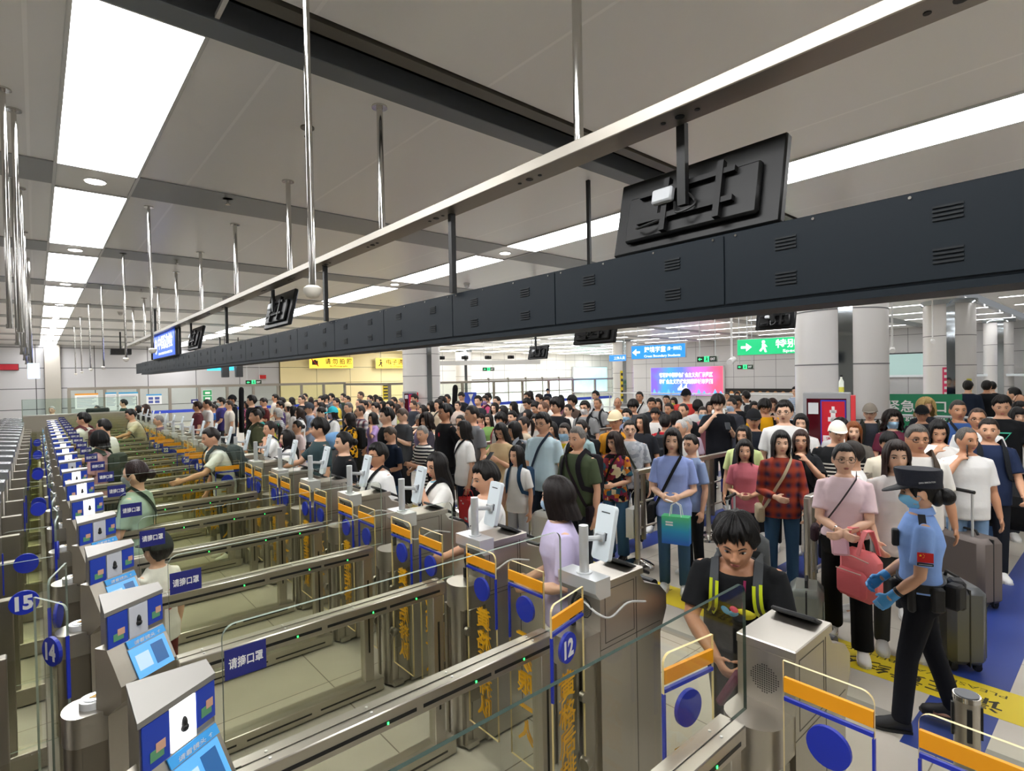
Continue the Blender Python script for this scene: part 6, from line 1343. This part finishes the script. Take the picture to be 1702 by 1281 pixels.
for cx, cy_, r in ((-.026, .013, .0095), (-.011, .022, .0035), (-.006, .015, .0035), (-.007, .006, .0035), (-.012, .0, .0035)): st.add([F @ V((cx + r * (1 if i % 2 == 0 else .4) * sin(pi * i / 5), cy_ + r * (1 if i % 2 == 0 else .4) * cos(pi * i / 5), .0055)) for i in range(10)], [tuple(range(10))])
st.build('flag_star', mat('f4d020', .6), t, False)
MB().box(-.042, .042, -.052, -.036, -.004, .003, mx=F).build('sleeve_tape', mat('16181e', .7), t, False); MB().box(-.036, .036, -.046, -.042, .003, .004, mx=F).build('sleeve_tape_line', mat('b8c0c8', .7), t, False)
for sg2 in (1, -1): MB().box(-.045, .05, -.02, .02, 0, .008, mx=M.Translation((sg2 * .12, .0, 1.412)) @ M.Rotation(sg2 * .62, 4, 'Y')).build('shoulder_mark', mat('14161e', .7), t)
MB().rings([oval(z, TORSO['w'][3][1], TORSO['w'][3][2], 0, .034) for z in (.955, 1.005)]).build('duty_belt', mat('121316', .6), t)
for a, wd, z0, z1, nm in ((-20, .05, .82, 1.03, 'baton_holder'), (25, .085, .84, 1.0, 'belt_pouch'), (60, .10, .86, 1.02, 'belt_pouch'), (95, .11, .83, 1.02, 'belt_pouch'), (-60, .06, .88, 1.0, 'belt_pouch')):
    MB().box(.15, .15 + (.05 if a < 50 else .085), -wd / 2, wd / 2, z0, z1, bev=.015, mx=M.Rotation(radians(a), 4, 'Z') @ M.Diagonal((1, .95, 1, 1))).build(nm, mat('141518', .7), t)
MB().box(-.03, .03, -.02, .02, -.06, .05, bev=.008, mx=M.Translation(surf(P, .07, 1.28, True, .03))).build('radio', mat('15161a', .6), t)
MB().tube([V((0, .012, 1.432)), V((0, .006, 1.475))], [.074, .064], 20).build('collar', cloth('8cb0f0'), t)
for i in (0, 1):
    s_, S_, E_, W_ = P.S[i]; g = MB(); hand(g, s_, E_, W_, .75, 0, 1.16); g.tube([W_ - (W_ - E_).normalized() * .05, W_], [.033, .033], 12)
    setmat(obj('glove', pmk(g, 'glove', [WHITEP], .005, 3), t), mat('4a9fe0', .45))
s_, S_, E_, W_ = P.S[0]; d = (W_ - E_).normalized(); MB().tube([W_ - d * .075, W_ - d * .055], .034, 16).build('watch', BLACK, t)
# ---- bending woman
ARM['B'] = ((.05, .10, -.27), (-.17, .19, -.12))
tp = person('stout woman with short black hair in black tee, bending forward at the gate', 2.98, 1.49, 1.53, 200, 'h', 'BB', 28, 6, 4, 1, 'spiky', '0f0d0d', '17181a', 'tee', '1b1c1f', '', '2a2a2c', 1, '', 'person at the near gate', .0065, hs=1.30)
t, P = tp
backpack(P, t, '55585a', 'grey backpack with lime stripes worn by the bending stout woman', 1.0, '4c4f52', 'c8d820', '2f3a34')
b = MB(); pts = [surf(P, .05, 1.42, True, .02), surf(P, .045, 1.33, True, .035), surf(P, .03, 1.2, True, .04)]; ribbon(b, pts, .014, .003); part(tp, 'lanyard', b, mat('8c2050', .7))
for a_, (cx, z, col, w_) in enumerate(((-.06, 1.22, '4aa0d8', .03), (-.01, 1.26, 'd84a70', .025), (.05, 1.24, 'd8d030', .05), (-.02, 1.18, '4aa0d8', .03), (.07, 1.17, 'd8d030', .04))):
    p = surf(P, cx, z, True, .042); b = MB().ball((0, 0, 0), (w_, .004, .018), 10, mx=M.Translation(p) @ M.Rotation(.7 - a_ * .3, 4, 'Y')); part(tp, 'shirt_print', b, mat(col, .8))
q = W2(tp, (P.S[0][3] + P.S[1][3]) / 2 + V((0, -.1, -.09)))
o = MB().box(-.06, .06, -.02, .02, -.09, .09, bev=.012).build('pouch', mat('5a2038', .7)); tag(o, 'small maroon pouch held in the hands of the bending woman', 'pouch'); o.location = q; o.rotation_euler = (.5, .2, .3)
# ---- lavender woman
tp = person('woman with straight black bob in pale lavender tee and blue mask at the gate', 2.40, 2.33, 1.63, 142, 'w', 'ff', 2, 4, -22, 0, 'bob', '1a1211', 'cdc3e6', 'tee', '3c4048', '', 'e6e6e4', 2, 'mask=a8c8e6', 'person at the near gate', .007)
# ---- pink tee woman
tp = person('young woman with glasses in pale pink tee and wide black trousers, hands crossed', 4.92, 1.60, 1.66, 196, 'w', 'xx', 0, 0, 14, 1, 'pony', '120f0e', 'ebd2d8', 'tuck', '121214', 'wide', 'e4e2dc', 2, 'g', 'person at the head of the queue', .007)
t, P = tp
m_, e_ = cross_strap(P, 1, .03, .98, .012); bag_obj('shoulder_bag', 'thin dark strap bag across the pale pink tee', 'bag', t, [('strap', m_, mat('33262c', .6)), ('bag_body', MB().box(-.03, .03, -.09, .09, -.13, 0, bev=.02, mx=M.Translation((e_.x - .04, .02, e_.z + .02))), cloth('33262c'))])
MB().tube([P.S[1][3] - (P.S[1][3] - P.S[1][2]).normalized() * .05, P.S[1][3] - (P.S[1][3] - P.S[1][2]).normalized() * .035], .03, 14).build('bracelet', CHROME, t)
q = W2(tp, (P.S[0][3] + P.S[1][3]) / 2 + V((-.02, -.05, -.1)))
o = MB().box(-.06, .06, -.02, .02, -.07, .06, bev=.015).build('pouch', mat('e0b0ba', .6)); tag(o, 'small pink pouch held by the young woman in the pale pink tee', 'pouch'); o.location = q; o.rotation_euler = (.2, .1, 1.8)
# pink backpack hanging from her arm
q = W2(tp, P.S[0][3] + V((.10, .0, -.0)))
t2 = thing('backpack', 'coral pink backpack hanging from the arm of the pale pink tee woman', 'backpack', (q.x, q.y, q.z), radians(250))
MB().box(-.15, .15, -.09, .09, -.50, -.12, bev=.06).build('bag_body', cloth('e0787a'), t2); MB().box(-.12, .12, -.135, -.07, -.46, -.25, bev=.03).build('front_pocket', cloth('d96a6e'), t2)
for sx in (-.06, .06):
    b = MB(); ribbon(b, [V((sx - .02, -.08, -.14)), V((sx - .01, -.06, -.04)), V((sx, -.03, .035)), V((sx, .03, .035)), V((sx + .01, .06, -.05)), V((sx + .02, .08, -.15))], .045, .008, (0, .01, 1)); b.build('shoulder_strap', cloth('e58486'), t2)
MB().tube([(-.1, -.137, -.26), (.1, -.137, -.26)], .004, 6).tube([(-.13, -.095, -.17), (0, -.1, -.15), (.13, -.095, -.17)], .004, 6).build('zip', mat('d8c0b0', .4), t2)
# ---- prints and details on other figures
tp = find('printed white tee'); chest_text(tp, 'IRO', .075, '2c2c44', .03, 1.22); chest_text(tp, 'b', .1, '3c64b0', -.05, 1.13); chest_text(tp, 'fi', .08, '34343c', .06, 1.1); chest_text(tp, 'OVE', .05, '3a3a40', .05, .98)
tp = find('red letters'); p = surf(tp[1], 0, 1.25, False, .045)
for s_, z in (('K  A', 1.27), ('G J', 1.14)): text(s_, .1, mat('b83038', .8), tp[0], facing((.55, .85, 0), surf(tp[1], .06, z, False, .05)), 'shirt_print', .03)
tp = find('white tee with blue print'); b = MB().ball((0, 0, 0), (.05, .004, .05), 14, mx=M.Translation(surf(tp[1], -.08, 1.32, True, .04))).ball((0, 0, 0), (.08, .004, .025), 14, mx=M.Translation(surf(tp[1], -.02, 1.22, True, .04))); part(tp, 'shirt_print', b, mat('6ac0dc', .8))
tp = find('small red emblem'); part(tp, 'shirt_print', MB().ball((0, 0, 0), (.025, .004, .03), 10, mx=M.Translation(surf(tp[1], .07, 1.28, True, .034))), mat('b02430', .8))
tp = find('green triangle print'); b = MB().add([surf(tp[1], x, z, True, .045) for x, z in ((-.07, 1.28), (.07, 1.28), (0, 1.17), (-.05, 1.265), (.05, 1.265), (0, 1.185))], [(0, 1, 4, 3), (1, 2, 5, 4), (2, 0, 3, 5)]); part(tp, 'shirt_print', b, mat('4ac0a0', .8), False)
tp = find('white scarf'); b = MB(); ribbon(b, [surf(tp[1], x, z, True, .03) for x, z in ((-.085, 1.43), (-.05, 1.34), (0, 1.26), (.0, 1.1), (-.01, .95))], .05, .006); ribbon(b, [surf(tp[1], x, z, True, .03) for x, z in ((.085, 1.43), (.05, 1.34), (0, 1.26))], .05, .006); part(tp, 'scarf', b, cloth('e9e6de'))
for nm in ('ponytail and green',):
    tp = find(nm); H = tp[1].HM; o = MB().tube([(0, .108, .048), (0, .124, .05)], .026, 14).build('hair_tie', mat('3a8a70', .6), tp[0], mx=H)
tp = find('white headphones'); b = MB(); H = tp[1].neck
b.tube([H + V((.075 * cos(a), .03 - .085 * sin(a) * -1 if False else .02 + .07 * sin(a), .0)) for a in [radians(q) for q in range(-10, 200, 15)]], .014, 10)
o = thing('headphones', 'white headphones round the neck of the young man in black tee', 'headphones', tp[0].location, tp[0].rotation_euler.z); o.scale = tp[0].scale
b.build('headband', WHITEP, o)
for s_ in (1, -1): MB().ball((0, 0, 0), (.022, .038, .045), 14, mx=M.Translation(H + V((s_ * .072, -.03, -.005)))).build('ear_cup', WHITEP, o)
tp = find('blue mask under her chin'); o = setmat(obj('face_mask', mask_mesh(), tp[0], mx=tp[1].HM @ M.Translation((0, .02, -.075)) @ M.Rotation(.3, 4, 'X')), mat('9ccfe4', .7))
# ---- bags and cases
def paper_bag(label, p, rz, w_, d_, h_, m, name='paper_bag', cat='bag', handle='d8d0c4', hl=.12):
    t = thing(name, label, cat, p, rz); b = MB()
    b.rings([[V((x, y, 0)) for x, y in ((-w_ / 2, -d_ / 2), (w_ / 2, -d_ / 2), (w_ / 2, d_ / 2), (-w_ / 2, d_ / 2))], [V((x, y, h_)) for x, y in ((-w_ / 2, -d_ / 2), (w_ / 2, -d_ / 2), (w_ / 2, d_ / 2), (-w_ / 2, d_ / 2))]]); b.build('bag_body', m, t, False)
    for s_ in (-1, 1): MB().tube([(-w_ * .22, s_ * d_ * .4, h_ - .01), (-w_ * .16, s_ * d_ * .2, h_ + hl * .8), (0, s_ * .01, h_ + hl), (w_ * .16, s_ * d_ * .2, h_ + hl * .8), (w_ * .22, s_ * d_ * .4, h_ - .01)], .005, 6).build('handle', mat(handle, .6), t)
    return t
tp = find('holding a red paper bag'); q = W2(tp, tp[1].S[0][3] + V((.02, -.02, -.46)))
t = paper_bag('red paper bag with white print held by the white tee bob woman', (q.x, q.y, q.z - .02), radians(80), .30, .14, .30, mat('cc2024', .6), handle='c02024'); MB().box(-.1, -.02, .071, .073, .03, .06).box(.0, .04, .071, .073, .22, .24).box(.06, .09, .071, .073, .25, .265).build('white_print', WHITEP, t, False)
tp = find('holding a gift bag'); q = W2(tp, V((.06, -.30, .62)))
t = paper_bag('green and blue gradient gift bag held by the woman in periwinkle tee', (q.x, q.y, q.z - .02), radians(200 + 90), .26, .11, .27, grad_mat('gift', [(0, '2a5ac8'), (.5, '2a9ac8'), (1, '5ac878')], 0.0, 'Z', 3.4, .05), 'gift_bag', 'bag', 'e8e8e8', .13)
MB().box(-.09, -.02, -.058, -.056, .205, .22).box(-.09, -.02, -.058, -.056, .18, .195).build('white_print', WHITEP, t, False)
o = MB().box(-.05, .05, -.035, .035, -.004, .004, bev=.002).build('card', mat('d8d4d8', .4)); tag(o, 'white travel card in the hands of the woman in periwinkle tee', 'card'); o.location = W2(tp, V((.0, -.36, 1.03))); o.rotation_euler = (.3, .2, .4)
tp = find('bright patchwork'); t = paper_bag('white tote bag with black print hanging behind the patchwork blouse woman', W2(tp, V((.27, .02, .36))), radians(190), .28, .10, .34, mat('dcdcd8', .7), 'tote_bag', 'bag', 'b0b0ac', .2); text('B', .12, BLACK, t, facing((0, 1, 0), (.02, .052, .18))); text('B', .12, BLACK, t, facing((0, -1, 0), (.02, -.052, .18)))
def suitcase(label, p, rz, w_, d_, h_, col, hext=.0, rib=True, rough=.35, name='suitcase'):
    t = thing(name, label, 'suitcase', p, rz); m = mat(col, rough, .25)
    MB().box(-w_ / 2, w_ / 2, -d_ / 2, d_ / 2, .05, .05 + h_, bev=.045).build('shell', m, t)
    b = MB()
    for i in range(7):
        x = -w_ * .38 + w_ * .76 * i / 6
        for s_ in (-1,): b.box(x - .008, x + .008, s_ * d_ / 2 - .004, s_ * d_ / 2 + .004, .11, h_ - .02)
    if rib: b.build('raised_rib', m, t, False)  # ribs standing proud of the shell front
    b = MB().box(-w_ / 2 - .002, w_ / 2 + .002, -.006, .006, .055, .045 + h_, bev=.002); b.build('zip', BLACK, t)
    for sx in (-1, 1):
        for sy in (-1, 1): MB().tube([(sx * (w_ / 2 - .06) - .012, sy * (d_ / 2 - .05), .028), (sx * (w_ / 2 - .06) + .012, sy * (d_ / 2 - .05), .028)], .028, 12).box(sx * (w_ / 2 - .06) - .02, sx * (w_ / 2 - .06) + .02, sy * (d_ / 2 - .05) - .02, sy * (d_ / 2 - .05) + .02, .03, .07).build('wheel', BLACK, t)
    MB().tube([(-.09, 0, .05 + h_), (-.07, 0, .09 + h_), (.07, 0, .09 + h_), (.09, 0, .05 + h_)], .012, 8).build('carry_handle', BLACK, t)
    if hext:
        for s_ in (-1, 1): MB().cyl(s_ * .11, d_ * .32, .05 + h_, .05 + h_ + hext, .011, 10).build('telescopic_tube', ALU, t)
        MB().tube([(-.13, d_ * .32, .05 + h_ + hext), (.13, d_ * .32, .05 + h_ + hext)], .017, 10).build('grip', BLACK, t)
    return t
suitcase('brown-grey checked suitcase with raised handle on the blue floor stripe', (6.75, 1.12, 0), radians(60), .46, .28, .62, '6f6662', .42, True, .6)
suitcase('dark grey ribbed suitcase standing behind the officer', (5.30, .98, 0), radians(40), .42, .26, .58, '5a5d60', 0)
suitcase('pale grey suitcase standing behind the bending woman', (4.62, 1.78, 0), radians(20), .36, .24, .5, '8a9088', 0)
suitcase('white suitcase with black edge beside the old man in olive', (4.5, 4.55, 0), radians(100), .42, .26, .62, 'e4e4dc', .0)
tp = find('red and navy plaid shirt'); t = suitcase('blue soft suitcase with raised handle held by the plaid shirt woman', (5.28, 2.66, 0), radians(10), .36, .26, .60, '5a7290', .36, False, .8)
t = thing('duffel_bag', 'large black duffel bag carried at the right edge of the queue', 'bag', (8.35, 1.0, .42), radians(80)); MB().box(-.36, .36, -.15, .15, 0, .38, bev=.1).build('bag_body', cloth('141416'), t); MB().tube([(-.15, 0, .36), (-.1, 0, .55), (.1, 0, .55), (.15, 0, .36)], .014, 8).build('handle', BLACK, t)
tp = find('black strap'); t = paper_bag('large brown shopping bag held low behind the gift bag', (6.2, 3.0, .62), radians(190), .34, .2, .30, mat('a8813a', .7), 'shopping_bag', 'bag', '8a7a30', .14)
t = thing('luggage_bundle', 'light blue cloth bundle on top of a grey case in the left queue', 'bag', (4.35, 10.3, .0)); MB().ball((0, 0, 1.08), (.24, .22, .17), 16).build('blue_cover', cloth('7aa8d8'), t); MB().box(-.24, .24, -.16, .16, .06, .92, bev=.05).build('case', cloth('6a6c70'), t); MB().cyl(-.15, .0, 0, .06, .03, 10).cyl(.15, 0, 0, .06, .03, 10).build('wheel', BLACK, t)
tp = find('pink tote'); t = paper_bag('pink tote bag beside the brown-haired white tee woman', W2(tp, V((-.05, -.28, .72))), radians(170), .34, .12, .34, mat('d06a80', .7), 'tote_bag', 'bag', 'd8b0a8', .12)
for nm, l in (('tall guitar case', 'tall black guitar case on the back of the black cap man'), ('beside the upright guitar case', 'upright black guitar case standing above the mid crowd')):
    tp = find(nm); t = thing('guitar_case', l, 'guitar case', tp[0].location, tp[0].rotation_euler.z); t.scale = tp[0].scale
    Mx = M.Translation((-.1, .24, .62)) @ M.Rotation(.10, 4, 'Y'); b = MB(); R = []
    for z, w_ in ((0, .10), (.05, .17), (.25, .19), (.42, .13), (.55, .15), (.68, .10), (.78, .065), (1.1, .06), (1.22, .075), (1.3, .05), (1.33, .02)): R.append([Mx @ V((w_ * cos(2 * pi * j / 18), .07 * min(1, w_ / .06) * sin(2 * pi * j / 18), z)) for j in range(18)])
    b.rings(R); b.build('case_body', cloth('131315'), t)
    for q in pack_straps(tp[1], w_=.03): q.build('shoulder_strap', cloth('131315'), t)
tp = find('talking on a phone'); s_, S_, E_, W_ = tp[1].S[1]; d = (W_ - E_).normalized(); o = MB().box(-.036, .036, -.005, .005, -.075, .075, bev=.004).build('phone', mat('1c1e24', .2)); tag(o, 'dark phone at the ear of the old man in white', 'phone'); o.matrix_world = t_mat(tp[0]) @ M.Translation(W_ + d * .09 + V((.03, 0, .02))) @ M.Rotation(1.2, 4, 'Z')
for nm, i, l in (('beige dress looking', 0, 'dark phone in the hand of the beige dress woman'), ('looking down at his phone', 0, 'dark phone in the hands of the bald grey tee man'), ('bent over his phone', 0, 'dark phone held by the man in dark red'), ('white headphones', 0, 'dark tablet held by the headphones youth'), ('short grey-brown hair in navy', 0, 'pale phone held by the navy tee woman')):
    tp = find(nm); s_, S_, E_, W_ = tp[1].S[i]; d = (W_ - E_).normalized(); o = MB().box(-.037, .037, -.005, .005, -.075, .075, bev=.004).build('phone', mat('24282e' if 'pale' not in l else 'c8ccd0', .25)); tag(o, l, 'phone'); o.matrix_world = t_mat(tp[0]) @ M.Translation(W_ + d * .09 + V((-.04, -.03, .03))) @ M.Rotation(-.9, 4, 'X')
